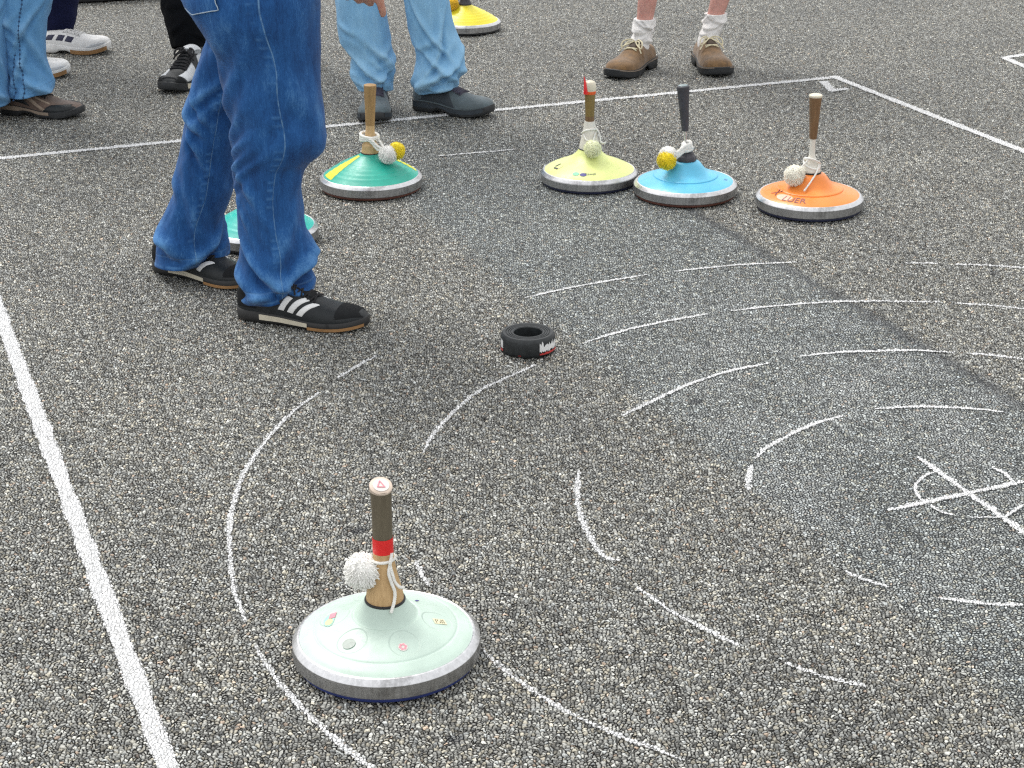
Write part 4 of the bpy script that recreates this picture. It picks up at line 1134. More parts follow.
def pelvis(mb, keys_top, hc, rx, ry, z0, z1, folds=(), seed=9):
    leg_loft(mb, [(z0, hc[0], hc[1], rx*0.86, ry*0.9), (z0+0.08, hc[0], hc[1], rx, ry), (z1-0.08, hc[0], hc[1], rx, ry), (z1, hc[0], hc[1], rx*0.93, ry*0.95)], list(folds), NR=30, NA=64, seed=seed)

# -- the player in dark blue jeans
rnd = random.Random(11)
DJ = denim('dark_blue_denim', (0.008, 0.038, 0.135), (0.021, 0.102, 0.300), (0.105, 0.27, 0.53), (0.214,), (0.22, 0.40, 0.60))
near = [(293, 243, 315), (285, 242, 316), (276, 241, 313), (266, 240.5, 312), (257, 240.5, 313), (244, 240, 311), (228, 238, 306.5), (213, 237, 304), (195, 236, 302.5), (180, 235.5, 304.5), (165, 235, 308), (156, 234, 316), (147, 233.5, 322.5), (135, 232.5, 326), (122, 231.5, 325), (111, 228, 323.5), (96, 223.5, 322), (82, 222, 320.5), (66, 221, 320), (50, 215, 320), (30, 202, 319.5), (14, 192, 319.5), (0, 183, 319.5)]
nk_ = keys_px(near, lambda py: 3.895+0.0001*(293-py), lambda z, rx: min(rx*0.95, 0.075+0.055*min(1, z/0.7)))
top = max(nk_)
nk_ += [(top[0]+0.10, top[1]-0.005, top[2]+0.03, 0.150, 0.120), (top[0]+0.22, top[1]-0.005, top[2]+0.06, 0.140, 0.095)]
fl = [(0.118, 0.55*pi, 0.9, 0.75, 0.017, 0.013), (0.135, 0.15*pi, -0.6, 0.60, 0.020, 0.015), (0.075, 0.62*pi, -0.35, 0.9, 0.014, 0.010), (0.062, 0.25*pi, 0.5, 0.6, 0.013, 0.008), (0.105, 0.9*pi, 0.5, 0.6, 0.017, 0.009),
      (0.40, 0.85*pi, -0.8, 0.55, 0.014, 0.006), (0.372, 0.80*pi, -1.1, 0.6, 0.015, 0.006), (0.342, 0.78*pi, -0.9, 0.55, 0.015, 0.0055), (0.43, 0.9*pi, -1.2, 0.6, 0.018, 0.006), (0.315, 0.7*pi, 0.9, 0.6, 0.018, 0.004), (0.385, 0.06*pi, 0.9, 0.5, 0.030, 0.006),
      (0.62, 0.78*pi, -1.6, 0.8, 0.03, 0.005), (0.56, 0.75*pi, -1.9, 0.7, 0.03, 0.005), (0.52, 0.3*pi, 1.4, 0.6, 0.04, 0.004), (0.25, 0.60*pi, 1.5, 0.5, 0.03, 0.004), (0.19, 0.35*pi, -1.4, 0.5, 0.03, 0.005)]
fl += folds_random(rnd, 0.05, 0.15, 9, (0.002, 0.005), (0.010, 0.016), (0.3, 0.7), 0.9)
fl += folds_random(rnd, 0.15, 0.65, 16, (0.0012, 0.0026), (0.016, 0.030), (0.4, 0.9), 1.8)
# far leg, a step back
far = [(263, 154, 231), (255, 156, 230.5), (247, 156.5, 229), (240, 157, 227), (230, 160, 224), (220, 164, 224), (210, 168, 228), (195, 173.5, 233), (180, 176.5, 235), (160, 179.5, 237), (142, 182, 240), (120, 185.5, 244), (102, 188.5, 247), (84, 193, 252), (66, 197.5, 260), (50, 203, 272), (38, 207, 285)]
far = [(a-5+max(0, (140-a)*0.05), b, c) for a, b, c in far]
fk_ = keys_px(far, lambda py: 4.20-0.0004*(263-py), lambda z, rx: min(rx*0.95, 0.080+0.04*min(1, z/0.7)))
top2 = max(fk_)
fk_ += [(0.80, top[1]+0.01, 4.08, 0.135, 0.10), (0.92, top[1], 4.07, 0.125, 0.09)]
fl2 = [(0.075, 0.35*pi, -0.8, 0.7, 0.015, 0.010), (0.100, 0.75*pi, 0.6, 0.7, 0.017, 0.009), (0.36, 0.7*pi, 0.8, 0.7, 0.014, 0.006), (0.40, 0.75*pi, 0.5, 0.7, 0.013, 0.006), (0.43, 0.65*pi, 0.9, 0.7, 0.013, 0.006), (0.33, 0.6*pi, 1.2, 0.7, 0.015, 0.005), (0.18, 0.5*pi, 1.6, 0.6, 0.03, 0.006), (0.48, 0.6*pi, -0.9, 0.6, 0.02, 0.006)]
fl2 += folds_random(rnd, 0.05, 0.14, 8, (0.002, 0.005), (0.010, 0.016), (0.3, 0.7), 0.9)
fl2 += folds_random(rnd, 0.14, 0.6, 16, (0.0012, 0.0028), (0.016, 0.030), (0.4, 0.9), 1.8)
hx, hy = top[1], 3.99
tip = V(382, 15, 3.85)
wr = Vector((tip.x-0.056, 3.85, tip.z+0.198))
el = Vector((hx+0.10, 3.80, 1.10))
# index finger straight down, the others folded
curl = [(0.06, 0.16, 0.10), (0.06, 0.80, 1.1), (0.10, 0.85, 1.1), (0.02, 0.70, 1.0)]
p1, inv = person('person in dark blue jeans and black shoes with three white stripes, stepping beside the rings', PG,
    [((fk_[0][1]+0.005, 4.20, 0.09), (fk_[10][1], 4.15, 0.46)), ((nk_[0][1]-0.005, 3.90, 0.09), (nk_[13][1], 3.895, 0.46))], 0.93, -0.25, 1.78, 0.0055,
    shirt=cloth('navy_shirt', (0.03, 0.04, 0.09)), hair=HAIR_B, hips=(hx, hy, 0.94),
    arms=[None, (el, wr, (0.10, 0.0, -1.0), (0.0, -1.0, 0.0), (1.0, 0.0, 0.0), curl)])
tm = MB()
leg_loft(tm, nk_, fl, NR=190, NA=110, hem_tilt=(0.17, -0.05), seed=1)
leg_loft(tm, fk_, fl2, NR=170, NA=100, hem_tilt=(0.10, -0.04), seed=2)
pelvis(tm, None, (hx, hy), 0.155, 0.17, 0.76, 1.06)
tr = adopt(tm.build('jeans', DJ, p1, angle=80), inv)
# back pocket on the seat of the jeans
pk = MB(); vs = []; n = 10
zs_ = [k[0] for k in sorted(nk_)]; srt = sorted(nk_)
for i in range(n+1):
    z = 0.700+0.15*i/n
    x, y, rx, ry = (interp(z, zs_, [k[q] for k in srt]) for q in (1, 2, 3, 4))
    for j in range(n+1):
        th = radians(112+62*j/n); dz = 0.018*abs(j/n-0.5)*2*(1-i/n)
        vs.append((x+(rx+0.0055)*cos(th), y-(ry+0.0055)*sin(th), z+dz))
pk.add(vs, [(i*(n+1)+j, i*(n+1)+j+1, (i+1)*(n+1)+j+1, (i+1)*(n+1)+j) for i in range(n) for j in range(n)])
po = pk.build('back_pocket', DJ, tr)
THREAD = M('pale_thread', (0.40, 0.50, 0.58), 0.9, bump=0)
st_ = MB()
border = [Vector(vs[j]) for j in range(0, n+1)]+[Vector(vs[i*(n+1)+n]) for i in range(1, n+1)]
border = [Vector(vs[i*(n+1)]) for i in range(n, 0, -1)]+border
st_.tube([b+Vector((0, -0.0012, 0)) for b in border], 0.0011, 5, sub=2); st_.build('pocket_stitching', THREAD, po)
def striped_shoe(parent, inv, heel, toe, side, **kw):
    L = (Vector(toe)-Vector(heel)).length
    s = Shoe(L=L, W=0.97, Hs=0.92, sole=0.019, heel=0.026, spring=0.010, side=side, toe='slim', chunky=0.5)
    o = s.build('shoe', parent, {'upper': LEATHER_K, 'sole': M('black_sole_rubber', (0.018, 0.018, 0.018), 0.6)}, heel, toe, **kw)
    adopt(o, inv)
    for sd in (1, -1):
        def A(a): return a if sd > 0 else pi-a
        for k in range(3):
            tb = 0.365+0.074*k; tt = tb+0.125; top_a = (0.72, 1.12, 1.12)[k]
            f_ = (top_a-0.16)/0.96
            s.panel('stripe', WHITE_L, [(tb, A(0.16)), (tb+0.046, A(0.16)), (tb+0.044+0.125*f_, A(top_a)), (tb+0.125*f_, A(top_a))], 0.0014, 6, 10)
        s.panel('heel_counter', SUEDE_K, [(0.01, A(0.10)), (0.20, A(0.10)), (0.10, A(0.85)), (0.01, A(0.85))], 0.0012)
        s.wall('midsole', CREAMR, 0.22, 0.60, sd, 0.35, 0.85)
        s.wall('gum_edge', GUM, 0.60, 0.985, sd, 0.05, 0.42)
    s.panel('toe_cap', SUEDE_K, [(0.80, 0.30), (0.985, 0.5), (0.985, pi-0.5), (0.80, pi-0.30)], 0.0010, 12, 14)
    s.panel('tongue', SUEDE_K, [(0.34, 1.15), (0.62, 1.30), (0.62, pi-1.30), (0.34, pi-1.15)], 0.0030, 12, 10)
    s.laces(LACE_K, 0.42, 0.62, 5, 0.0022, 0.8, 0.50)
    return o
striped_shoe(p1, inv, (-0.625, 3.905), (-0.322, 3.808), -1)
ha, ta = G(156, 269.5), G(277, 295.5)
ta = ha+(ta-ha).normalized()*0.303
striped_shoe(p1, inv, (ha.x, ha.y+0.01), (ta.x, ta.y+0.01), 1)

# -- the player in light blue jeans facing the camera
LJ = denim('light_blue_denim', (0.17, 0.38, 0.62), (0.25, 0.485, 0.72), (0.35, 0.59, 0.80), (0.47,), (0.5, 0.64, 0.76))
a_rows = [(90, 357.5, 393), (84, 354, 393), (78, 350, 393.5), (72, 348.5, 394), (66, 351, 394.5), (58, 351, 394), (50, 346, 392), (42, 341.5, 390.5), (34, 338.5, 389.5), (20, 336.5, 387), (8, 335.5, 385.5), (0, 335, 384.5)]
ak = keys_px(a_rows, lambda py: 5.87, lambda z, rx: rx*0.95+0.004)
b_rows = [(90, 417, 458), (84, 414, 461), (76, 412.5, 463), (66, 415, 465), (58, 416.5, 465), (50, 415.5, 464), (40, 411, 459), (30, 408.5, 455), (16, 406, 452), (0, 404, 450)]
bk = keys_px(b_rows, lambda py: 5.84, lambda z, rx: rx*0.92)
for kk, dx in ((ak, 0.10), (bk, -0.08)):
    t_ = max(kk); kk += [(0.50, t_[1]+dx*0.25, t_[2], 0.083, 0.085), (0.70, t_[1]+dx*0.55, t_[2]+0.01, 0.098, 0.10), (0.86, t_[1]+dx*0.8, t_[2]+0.01, 0.10, 0.105)]
cx = (max(ak)[1]+max(bk)[1])/2; cy_ = 5.88
p2, inv = person('person in light blue jeans and dark slate trainers with feet on the far white line', PG,
    [((bk[0][1], 5.84, 0.09), (bk[-3][1], 5.83, 0.47)), ((ak[0][1], 5.87, 0.09), (ak[-3][1], 5.86, 0.47))], 0.94, -1.25, 1.78,
    shirt=cloth('pale_shirt', (0.5, 0.52, 0.55)), hair=HAIR_G, hips=(cx, cy_, 0.94))
fa = [(0.145, 0.55*pi, 0.9, 0.8, 0.018, 0.014), (0.110, 0.35*pi, -0.7, 0.7, 0.015, 0.011), (0.175, 0.25*pi, 1.2, 0.6, 0.02, 0.011), (0.085, 0.6*pi, 0.4, 0.7, 0.012, 0.007), (0.28, 0.7*pi, 0.5, 0.4, 0.013, 0.005)]
fb = [(0.150, 0.45*pi, 0.9, 0.9, 0.016, 0.013), (0.115, 0.6*pi, -0.5, 0.9, 0.018, 0.014), (0.185, 0.25*pi, -1.3, 0.6, 0.018, 0.012), (0.23, 0.45*pi, -2.2, 0.8, 0.018, 0.009), (0.28, 0.55*pi, 2.2, 0.7, 0.02, 0.007), (0.135, 0.1*pi, 0.4, 0.5, 0.018, 0.012), (0.082, 0.5*pi, 0.2, 0.8, 0.010, 0.006)]
fa += folds_random(rnd, 0.06, 0.22, 12, (0.002, 0.005), (0.010, 0.017), (0.3, 0.7), 1.1); fb += folds_random(rnd, 0.06, 0.25, 12, (0.002, 0.005), (0.010, 0.017), (0.3, 0.7), 1.1)
tm = MB(); leg_loft(tm, ak, fa, NR=120, NA=80, hem_tilt=(0.0, 0.12), seed=3); leg_loft(tm, bk, fb, NR=120, NA=80, hem_tilt=(0.17, 0.05), seed=4)
pelvis(tm, None, (cx, cy_), 0.18, 0.15, 0.78, 1.07)
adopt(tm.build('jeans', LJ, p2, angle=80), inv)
def slate_shoe(parent, inv, heel, toe, side, **kw):
    L = (Vector(toe)-Vector(heel)).length
    s = Shoe(L=L, W=1.04, Hs=1.02, sole=0.024, heel=0.034, spring=0.016, side=side, arch=0.014, chunky=0.8)
    s.hy = [.050, .076, .088, .092, .095, .096, .092, .081, .070, .063, .057, .050, .040, .028, .013]
    o = adopt(s.build('shoe', parent, {'upper': SLATE, 'sole': DARKR}, heel, toe, **kw), inv)
    for sd in (1, -1):
        def A(a): return a if sd > 0 else pi-a
        s.panel('side_panel', SLATE_D, [(0.12, A(0.08)), (0.62, A(0.08)), (0.50, A(0.95)), (0.22, A(0.70))], 0.0014)
        s.panel('heel_counter', SLATE, [(0.01, A(0.10)), (0.18, A(0.10)), (0.10, A(0.8)), (0.01, A(0.8))], 0.002)
        s.panel('toe_guard', SLATE, [(0.66, A(0.05)), (0.99, A(0.05)), (0.95, A(0.8)), (0.74, A(0.60))], 0.0016)
        s.wall('sole_edge', SLATE_D, 0.05, 0.95, sd, 0.45, 0.98)
    s.panel('tongue', PLUM, [(0.34, 1.10), (0.66, 1.20), (0.66, pi-1.20), (0.34, pi-1.10)], 0.0035, 12, 10)
    s.laces(LACE_P, 0.42, 0.64, 5, 0.0025, 0.0, 0.5)
    return o
slate_shoe(p2, inv, (ak[0][1]-0.008, 5.965), (ak[0][1]+0.0, 5.675), 1)
slate_shoe(p2, inv, (-0.314, 5.905), (-0.058, 5.770), -1)

# -- the person in brown shoes and white socks, bare legs
s1 = [(V(643, 45, 6.55), 0), (V(652, -5, 6.62), 0)]
an1 = V(641, 44, 6.48); t1 = V(647.5, 0, 6.50); an2 = V(708, 40, 6.52); t2 = V(723.5, 0, 6.55)
k1 = an1+(t1-an1)*((0.48-an1.z)/(t1.z-an1.z)); k2 = an2+(t2-an2)*((0.48-an2.z)/(t2.z-an2.z))
k2.x = an2.x+(k2.x-an2.x)*0.75
p3, inv = person('person with bare shins, crumpled white socks and brown suede shoes, legs apart behind the line', PG,
    [(an2, k2), (an1, k1)], 0.92, -pi/2, 1.76, 0.008, skin=SKIN_PINK, shirt=cloth('green_shirt', (0.10, 0.16, 0.09)), hair=HAIR_G, hips=((k1.x+k2.x)/2, 6.58, 0.93), lk=0.87)
for an_, kn_, ytop in ((an1, k1, 14), (an2, k2, 12)):
    B = an_; zt = V(645, ytop, 6.58).z
    T = an_+(kn_-an_)*((zt-an_.z)/(kn_.z-an_.z))
    kz = [(B.z-0.05, B.x-0.014, B.y-0.024, 0.020, 0.032), (B.z, B.x-0.002, B.y-0.003, 0.0345, 0.041), (B.z*0.6+T.z*0.4, B.x*0.6+T.x*0.4, B.y*0.6+T.y*0.4, 0.0350, 0.039), (T.z-0.012, T.x, T.y, 0.0385, 0.041), (T.z, T.x, T.y, 0.0380, 0.040)]
    fz = folds_random(rnd, B.z, T.z, 8, (0.002, 0.0035), (0.005, 0.008), (1.2, 3.0), 0.12)+[(T.z-0.026, 0.4*pi, 0.1, 2.6, 0.006, 0.004), (T.z-0.045, 0.6*pi, -0.12, 2.5, 0.007, 0.004)]
    sm_ = MB(); leg_loft(sm_, [(z, x, y, a, b) for z, x, y, a, b in kz], fz, NR=60, NA=48, hem_tilt=(0, 0), seed=6, low=0.002)
    # the top edge turns in to the shin
    adopt(sm_.build('sock', SOCKM, p3, angle=80), inv)
sh_ = MB(); hcx = (k1.x+k2.x)/2
for kn, sg in ((k1, -1), (k2, 1)):
    leg_loft(sh_, [(0.55, kn.x*0.85+hcx*0.15, 6.565, 0.105, 0.105), (0.70, kn.x*0.6+hcx*0.4, 6.57, 0.11, 0.115), (0.84, kn.x*0.45+hcx*0.55, 6.58, 0.11, 0.12)], folds_random(rnd, 0.56, 0.8, 8, (0.003, 0.006), (0.015, 0.03), (0.4, 0.8), 1), NR=40, NA=48, seed=7)
pelvis(sh_, None, (hcx, 6.58), 0.18, 0.15, 0.77, 1.06)
adopt(sh_.build('shorts', cloth('grey_shorts', (0.12, 0.11, 0.10)), p3, angle=80), inv)
def brown_shoe(parent, inv, heel, toe, side, **kw):
    L = (Vector(toe)-Vector(heel)).length
    s = Shoe(L=L, W=1.12, Hs=1.08, sole=0.026, heel=0.036, spring=0.010, side=side, arch=0.020, chunky=1.3)
    s.hy = [.052, .070, .076, .076, .082, .092, .094, .084, .070, .062, .057, .050, .039, .025, .010]
    o = adopt(s.build('shoe', parent, {'upper': TAN, 'sole': DARKR}, heel, toe, **kw), inv)
    for sd in (1, -1):
        s.wall('welt', TAUPE, 0.02, 0.985, sd, 0.90, 1.02, 0.0016)
        def A(a): return a if sd > 0 else pi-a
        s.panel('side_flap', TAN, [(0.14, A(0.05)), (0.56, A(0.10)), (0.50, A(1.15)), (0.30, A(1.05))], 0.0022)
    s.panel('tongue', M('dark_tongue', (0.07, 0.05, 0.035), 0.8, bump=0.3), [(0.33, 1.20), (0.56, 1.32), (0.56, pi-1.32), (0.33, pi-1.20)], 0.0060, 12, 10)
    s.laces(LACE_C, 0.46, 0.56, 2, 0.0024, 1.0, 0.42)
    return o
brown_shoe(p3, inv, (0.510, 6.545), (0.362, 6.305), 1)
brown_shoe(p3, inv, (0.710, 6.605), (0.755, 6.325), -1)

# -- light jeans at the edge of the frame, brown and black trail shoes
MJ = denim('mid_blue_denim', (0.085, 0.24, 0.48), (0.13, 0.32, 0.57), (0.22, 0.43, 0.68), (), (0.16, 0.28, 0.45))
r4 = [(95, 8, 54), (88, 8.5, 54.5), (80, 8, 52), (70, 6, 48.5), (60, 4, 46), (50, 2, 45.5), (38, -1, 46), (24, -5, 47.5), (12, -8, 50), (0, -11, 53)]
r4 = [(a-3.5+a*0.005, b, c) for a, b, c in r4]
k4 = keys_px(r4, lambda py: 5.85, lambda z, rx: min(rx, 0.085))
r4b = [(106, -40, 9.5), (96, -41, 9), (80, -42, 8), (60, -43, 7.5), (40, -44, 7.5), (20, -44, 9), (0, -45, 12)]
k4b = keys_px(r4b, lambda py: 5.80, lambda z, rx: min(rx, 0.085))
for kk, dx in ((k4, -0.05), (k4b, 0.06)):
    t_ = max(kk); kk += [(0.50, t_[1]+dx*0.25, t_[2], 0.092, 0.09), (0.70, t_[1]+dx*0.55, t_[2]+0.01, 0.105, 0.10), (0.86, t_[1]+dx*0.8, t_[2]+0.01, 0.105, 0.105)]
cx = (max(k4)[1]+max(k4b)[1])/2; cy_ = 5.86
p4, inv = person('person in mid blue jeans with dark dotted seams and brown and black trail shoes', PG,
    [((k4[0][1], 5.85, 0.09), (k4[-3][1], 5.85, 0.47)), ((k4b[0][1], 5.80, 0.09), (k4b[-3][1], 5.81, 0.47))], 0.94, -0.25, 1.76,
    shirt=cloth('red_shirt', (0.25, 0.04, 0.04)), hair=HAIR_B, hips=(cx, cy_, 0.94))
fd = [(0.10, 0.35*pi, 0.8, 0.6, 0.018, 0.009), (0.15, 0.6*pi, -1.4, 0.6, 0.02, 0.008), (0.22, 0.25*pi, 1.8, 0.6, 0.025, 0.007), (0.30, 0.4*pi, -1.8, 0.7, 0.02, 0.008), (0.34, 0.7*pi, 1.2, 0.7, 0.02, 0.008)]+folds_random(rnd, 0.05, 0.36, 18, (0.0015, 0.004), (0.012, 0.02), (0.3, 0.7), 1.4)
tm = MB(); leg4 = leg_loft(tm, k4, fd, NR=120, NA=80, hem_tilt=(0.13, -0.05), seed=5); leg_loft(tm, k4b, fd, NR=110, NA=80, hem_tilt=(0.1, 0), seed=8)
pelvis(tm, None, (cx, cy_), 0.17, 0.16, 0.78, 1.07)
tr = adopt(tm.build('jeans', MJ, p4, angle=80), inv)
DOT = M('dark_seam', (0.03, 0.075, 0.17), 0.9, bump=0.2)
for th0, th1, zz0, zz1 in ((radians(95), radians(76), 0.075, 0.40), (radians(128), radians(100), 0.065, 0.22)):
    pts = []; N = 200
    for i in range(N+1):
        z = zz0+(zz1-zz0)*i/N; th = th0+(th1-th0)*i/N
        rg = leg4(z); fj = th/(2*pi)*len(rg); j0 = int(fj); q = rg[j0].lerp(rg[(j0+1) % len(rg)], fj-j0)
        pts.append(q+Vector((cos(th), -sin(th), 0))*0.0006)
    dm = MB(); dm.tube(pts, lambda t: 0.0006+0.0030*max(0, sin(t*2*pi*(24 if zz1 > 0.3 else 12))), 6, sub=1)
    dm.build('seam_stitching', DOT, tr)
def trail_shoe(parent, inv, heel, toe, side, **kw):
    L = (Vector(toe)-Vector(heel)).length
    s = Shoe(L=L, W=1.03, Hs=0.95, sole=0.022, heel=0.034, spring=0.014, side=side, arch=0.012, chunky=1.0)
    o = adopt(s.build('shoe', parent, {'upper': TRAILB, 'sole': DARKR}, heel, toe, **kw), inv)
    for sd in (1, -1):
        def A(a): return a if sd > 0 else pi-a
        s.panel('heel_counter', LEATHER_K, [(0.04, A(0.30)), (0.46, A(0.12)), (0.30, A(0.55)), (0.06, A(0.8))], 0.0014)
        s.panel('side_trim', TAUPE, [(0.30, A(0.58)), (0.62, A(0.10)), (0.66, A(0.22)), (0.38, A(0.80))], 0.0022)
        s.panel('side_trim', TAUPE, [(0.44, A(0.72)), (0.70, A(0.80)), (0.69, A(0.95)), (0.44, A(0.92))], 0.0022)
        s.panel('toe_guard', LEATHER_K, [(0.62, A(0.05)), (0.995, A(0.05)), (0.96, A(1.35)), (0.72, A(0.80))], 0.0020)
        s.wall('midsole', TAUPE, 0.02, 0.70, sd, 0.55, 1.0)
    s.panel('tongue', TRAILB, [(0.33, 1.15), (0.62, 1.25), (0.62, pi-1.25), (0.33, pi-1.15)], 0.0040, 12, 10)
    s.laces(LACE_K, 0.42, 0.60, 4, 0.0028, 0.7, 0.45)
trail_shoe(p4, inv, (-1.688, 5.895), (-1.405, 5.810), -1)
trail_shoe(p4, inv, (k4b[0][1]-0.075, 5.85), (k4b[0][1]-0.04, 5.57), 1)

# -- navy trousers and white trainers
NAVY = M('navy_cotton', (0.008, 0.011, 0.045), 0.9, var=0.12, bump=0.4, bscale=400, spec=0.2)
r5 = [(33, 30, 73), (26, 30, 75), (18, 30, 76.5), (8, 30, 77.5), (0, 29, 78)]
k5 = keys_px(r5, lambda py: 6.95, lambda z, rx: rx*0.95)
an5b = Vector((-1.70, 6.40, 0.09))
k5b = [(0.07, -1.745, 6.42, 0.062, 0.068), (0.25, -1.755, 6.44, 0.066, 0.072), (0.45, -1.76, 6.47, 0.075, 0.08)]
for kk, dy in ((k5, -0.16), (k5b, 0.16)):
    t_ = max(kk); kk += [(0.60, t_[1], t_[2]+dy*0.5, 0.088, 0.09), (0.84, t_[1], t_[2]+dy, 0.10, 0.10)]
cx, cy_ = -1.72, 6.70
p5, inv = person('person in navy trousers and white court trainers with dark stripes and gum soles', PG,
    [((k5[0][1], 6.95, 0.09), (k5[0][1], 6.86, 0.47)), ((-1.745, 6.42, 0.09), (-1.757, 6.48, 0.47))], 0.94, 0.0, 1.78,
    shirt=cloth('white_shirt', (0.6, 0.6, 0.6)), hair=HAIR_B, hips=(cx, cy_, 0.94))
f5 = folds_random(rnd, 0.06, 0.4, 14, (0.002, 0.006), (0.012, 0.022), (0.3, 0.7), 1.2)
tm = MB(); leg_loft(tm, k5, f5, NR=90, NA=64, hem_tilt=(0.05, 0.0), seed=11); leg_loft(tm, k5b, f5, NR=80, NA=64, hem_tilt=(0.05, 0), seed=12)
pelvis(tm, None, (cx, cy_), 0.155, 0.18, 0.78, 1.07)
adopt(tm.build('trousers', NAVY, p5, angle=80), inv)
def court_shoe(parent, inv, heel, toe, side, **kw):
    L = (Vector(toe)-Vector(heel)).length
    s = Shoe(L=L, W=1.08, Hs=1.03, sole=0.024, heel=0.034, spring=0.016, side=side, arch=0.010, chunky=0.8)
    s.hy = [.045, .062, .070, .074, .077, .079, .078, .073, .067, .062, .057, .051, .042, .031, .014]
    o = adopt(s.build('shoe', parent, {'upper': WHITE_L, 'sole': WHITE_L}, heel, toe, **kw), inv)
    for sd in (1, -1):
        def A(a): return a if sd > 0 else pi-a
        for t0 in (0.16, 0.31, 0.44):
            s.panel('stripe', NAVYP, [(t0, A(0.30)), (t0+0.10, A(0.30)), (t0+0.14, A(0.80)), (t0+0.04, A(0.80))], 0.0014, 6, 8)
        s.panel('toe_guard', GREYW, [(0.74, A(0.05)), (0.99, A(0.05)), (0.97, A(0.45)), (0.80, A(0.30))], 0.0016)
        s.wall('gum_edge', GUM, 0.52, 0.985, sd, 0.0, 0.62)
    s.laces(M('white_lace', (0.75, 0.75, 0.74), 0.9), 0.42, 0.62, 5, 0.0024, 0.0, 0.5)
court_shoe(p5, inv, (-1.805, 6.88), (-1.522, 6.835), -1)
court_shoe(p5, inv, (-1.865, 6.44), (-1.585, 6.425), 1)

# -- black trousers and black and white trainers, toes towards the camera
BLACKC = M('black_cotton', (0.005, 0.006, 0.008), 0.9, var=0.2, bump=0.4, bscale=400, spec=0.15)
r6 = [(48, 172, 207), (40, 170, 208), (30, 167, 209), (18, 164, 209), (8, 162, 210), (0, 161, 210)]
k6 = keys_px(r6, lambda py: 6.58, lambda z, rx: rx*1.0)
k6b = [(0.08, k6[0][1]+0.30, 6.75, 0.062, 0.066), (0.30, k6[0][1]+0.28, 6.75, 0.07, 0.072)]
for kk, dx in ((k6, 0.06), (k6b, -0.06)):
    t_ = max(kk); kk += [(0.56, t_[1]+dx*0.5, t_[2], 0.086, 0.088), (0.84, t_[1]+dx, t_[2]+0.02, 0.10, 0.105)]
cx, cy_ = (k6[0][1]+k6b[0][1])/2+0.03, 6.66
p6, inv = person('person in black trousers and black and white trainers, half behind the dark blue jeans', PG,
    [((k6b[0][1], 6.75, 0.09), (k6b[0][1]-0.03, 6.74, 0.47)), ((k6[0][1]+0.008, 6.585, 0.10), (k6[1][1]+0.02, 6.585, 0.47))], 0.94, -1.7, 1.78,
    shirt=cloth('grey_shirt', (0.2, 0.2, 0.21)), hair=HAIR_B, hips=(cx, cy_, 0.94))
tm = MB(); f6 = folds_random(rnd, 0.06, 0.35, 14, (0.002, 0.006), (0.012, 0.022), (0.3, 0.7), 1.2)
leg_loft(tm, k6, f6, NR=90, NA=64, hem_tilt=(0.0, 0.35), seed=13); leg_loft(tm, k6b, f6, NR=80, NA=64, hem_tilt=(0, 0.2), seed=14)
pelvis(tm, None, (cx, cy_), 0.17, 0.15, 0.78, 1.07)
adopt(tm.build('trousers', BLACKC, p6, angle=80), inv)
def sport_shoe(parent, inv, heel, toe, side, **kw):
    L = (Vector(toe)-Vector(heel)).length
    s = Shoe(L=L, W=1.10, Hs=1.16, sole=0.026, heel=0.036, spring=0.014, side=side, chunky=1.0)
    o = adopt(s.build('shoe', parent, {'upper': LEATHER_K, 'sole': DARKR}, heel, toe, **kw), inv)
    for sd in (1, -1):
        def A(a): return a if sd > 0 else pi-a
        s.panel('side_panel', GREYW, [(0.54, A(0.20)), (0.84, A(0.20)), (0.87, A(1.18)), (0.54, A(0.98))], 0.0022)
        s.panel('side_panel', GREYW, [(0.22, A(0.45)), (0.42, A(0.45)), (0.40, A(0.85)), (0.24, A(0.85))], 0.0018)
        s.panel('toe_guard', SUEDE_K, [(0.86, A(0.05)), (0.995, A(0.05)), (0.97, A(1.4)), (0.89, A(1.1))], 0.0026)
        s.wall('midsole', CREAMR, 0.10, 0.86, sd, 0.35, 1.0)
    s.panel('toe_bumper', DARKR, [(0.92, 0.75), (0.998, 0.5), (0.998, pi-0.5), (0.92, pi-0.75)], 0.0035)
    s.panel('tongue', GREYW, [(0.30, 0.80), (0.44, 1.10), (0.44, pi-1.10), (0.30, pi-0.80)], 0.016, 12, 10)
    s.laces(LACE_K, 0.44, 0.68, 6, 0.0032, 0.9, 0.5)
sport_shoe(p6, inv, (-1.082, 6.415), (-1.176, 6.130), -1)
sport_shoe(p6, inv, (k6b[0][1]-0.02, 6.86), (k6b[0][1]+0.0, 6.57), 1)

# -- a low black bag at the top edge of the picture
bg = MB()
a_, b_ = G(70, 4), G(132, 0.5); dd = (b_-a_).normalized(); nn = Vector((-dd.y, dd.x, 0))
ring_ = []
for z, ins in ((0.0, 0.012), (0.006, 0.002), (0.05, 0.0), (0.13, 0.006), (0.17, 0.035), (0.185, 0.075)):
    pts = []
    Lx, Ly, rc = 0.52, 0.26, 0.05
    for k in range(48):
        t = 2*pi*k/48; c, s_ = cos(t), sin(t); e = 0.35
        pts.append(a_+dd*(Lx/2-0.05+(Lx/2-ins)*math.copysign(abs(c)**e, c))+nn*(Ly/2+(Ly/2-ins)*math.copysign(abs(s_)**e, s_))+Vector((0, 0, z)))
    ring_.append(pts)
bg.loft(ring_)
bag = bg.build('bag', M('black_nylon', (0.010, 0.010, 0.012), 0.7, bump=0.5), None)
tag(bag, 'low black bag lying on the asphalt beyond the white trainers', 'bag')
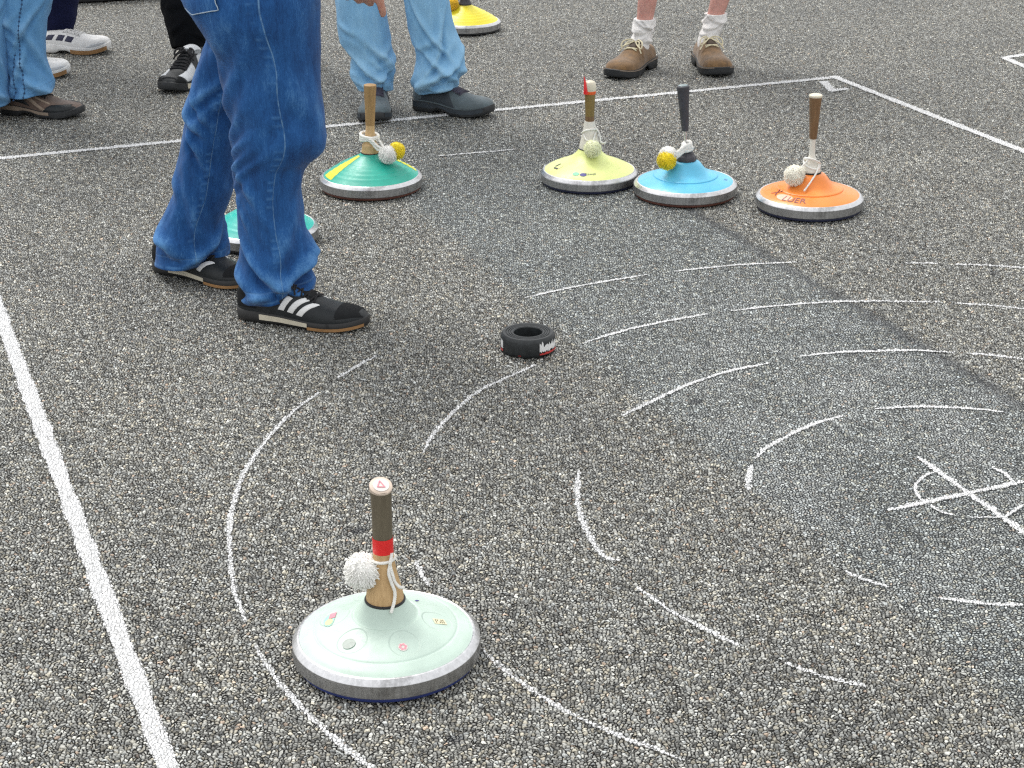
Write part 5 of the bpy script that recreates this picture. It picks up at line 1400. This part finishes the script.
hb = MB(); q0 = a_+dd*0.10+nn*0.13+Vector((0, 0, 0.183)); q1 = a_+dd*0.32+nn*0.13+Vector((0, 0, 0.183))
hb.tube([q0, q0+Vector((0.02, 0, 0.05)), (q0+q1)/2+Vector((0, 0, 0.075)), q1+Vector((-0.02, 0, 0.05)), q1], 0.009, 8); hb.build('carry_handle', M('black_webbing', (0.015, 0.015, 0.017), 0.8), bag)

# ------------------------------------------------------------------ light: a bright overcast day
SUN_EL, SUN_AZ = radians(58), radians(-38)          # behind and to the side of the players; azimuth clockwise from +y
w = bpy.data.worlds.new('World'); S.world = w; w.use_nodes = True
nt = w.node_tree; bgn = nt.nodes['Background']
sky = nd(nt, 'ShaderNodeTexSky', sky_type='NISHITA', sun_disc=False, sun_elevation=SUN_EL, sun_rotation=SUN_AZ, air_density=1.0, dust_density=4.0, ozone_density=1.0)
hs = nd(nt, 'ShaderNodeHueSaturation', {'Saturation': 0.22, 'Color': sky.outputs[0]})
cl = mixc(nt, 0.62, hs.outputs[0], (9.0, 9.1, 9.2))
nt.links.new(cl, bgn.inputs[0]); bgn.inputs[1].default_value = 0.10
sl = bpy.data.lights.new('sun', 'SUN'); sl.energy = 1.3; sl.angle = radians(24); sl.color = (1.0, 0.97, 0.92)
so = bpy.data.objects.new('sun', sl); COL.objects.link(so)
dv = Vector((sin(SUN_AZ)*cos(SUN_EL), cos(SUN_AZ)*cos(SUN_EL), sin(SUN_EL)))
so.rotation_euler = dv.to_track_quat('Z', 'Y').to_euler(); so.location = dv*20

S.view_settings.view_transform = 'Standard'; S.view_settings.look = 'None'
S.view_settings.gamma = 1.0; S.view_settings.exposure = 0.72; S.view_settings.use_curve_mapping = False
S.render.engine = 'CYCLES'
S.cycles.use_denoising = False
S.cycles.max_bounces = 6; S.cycles.diffuse_bounces = 3; S.cycles.glossy_bounces = 3; S.cycles.transparent_max_bounces = 8
S.cycles.pixel_filter_type = 'BLACKMAN_HARRIS'; S.cycles.filter_width = 1.3
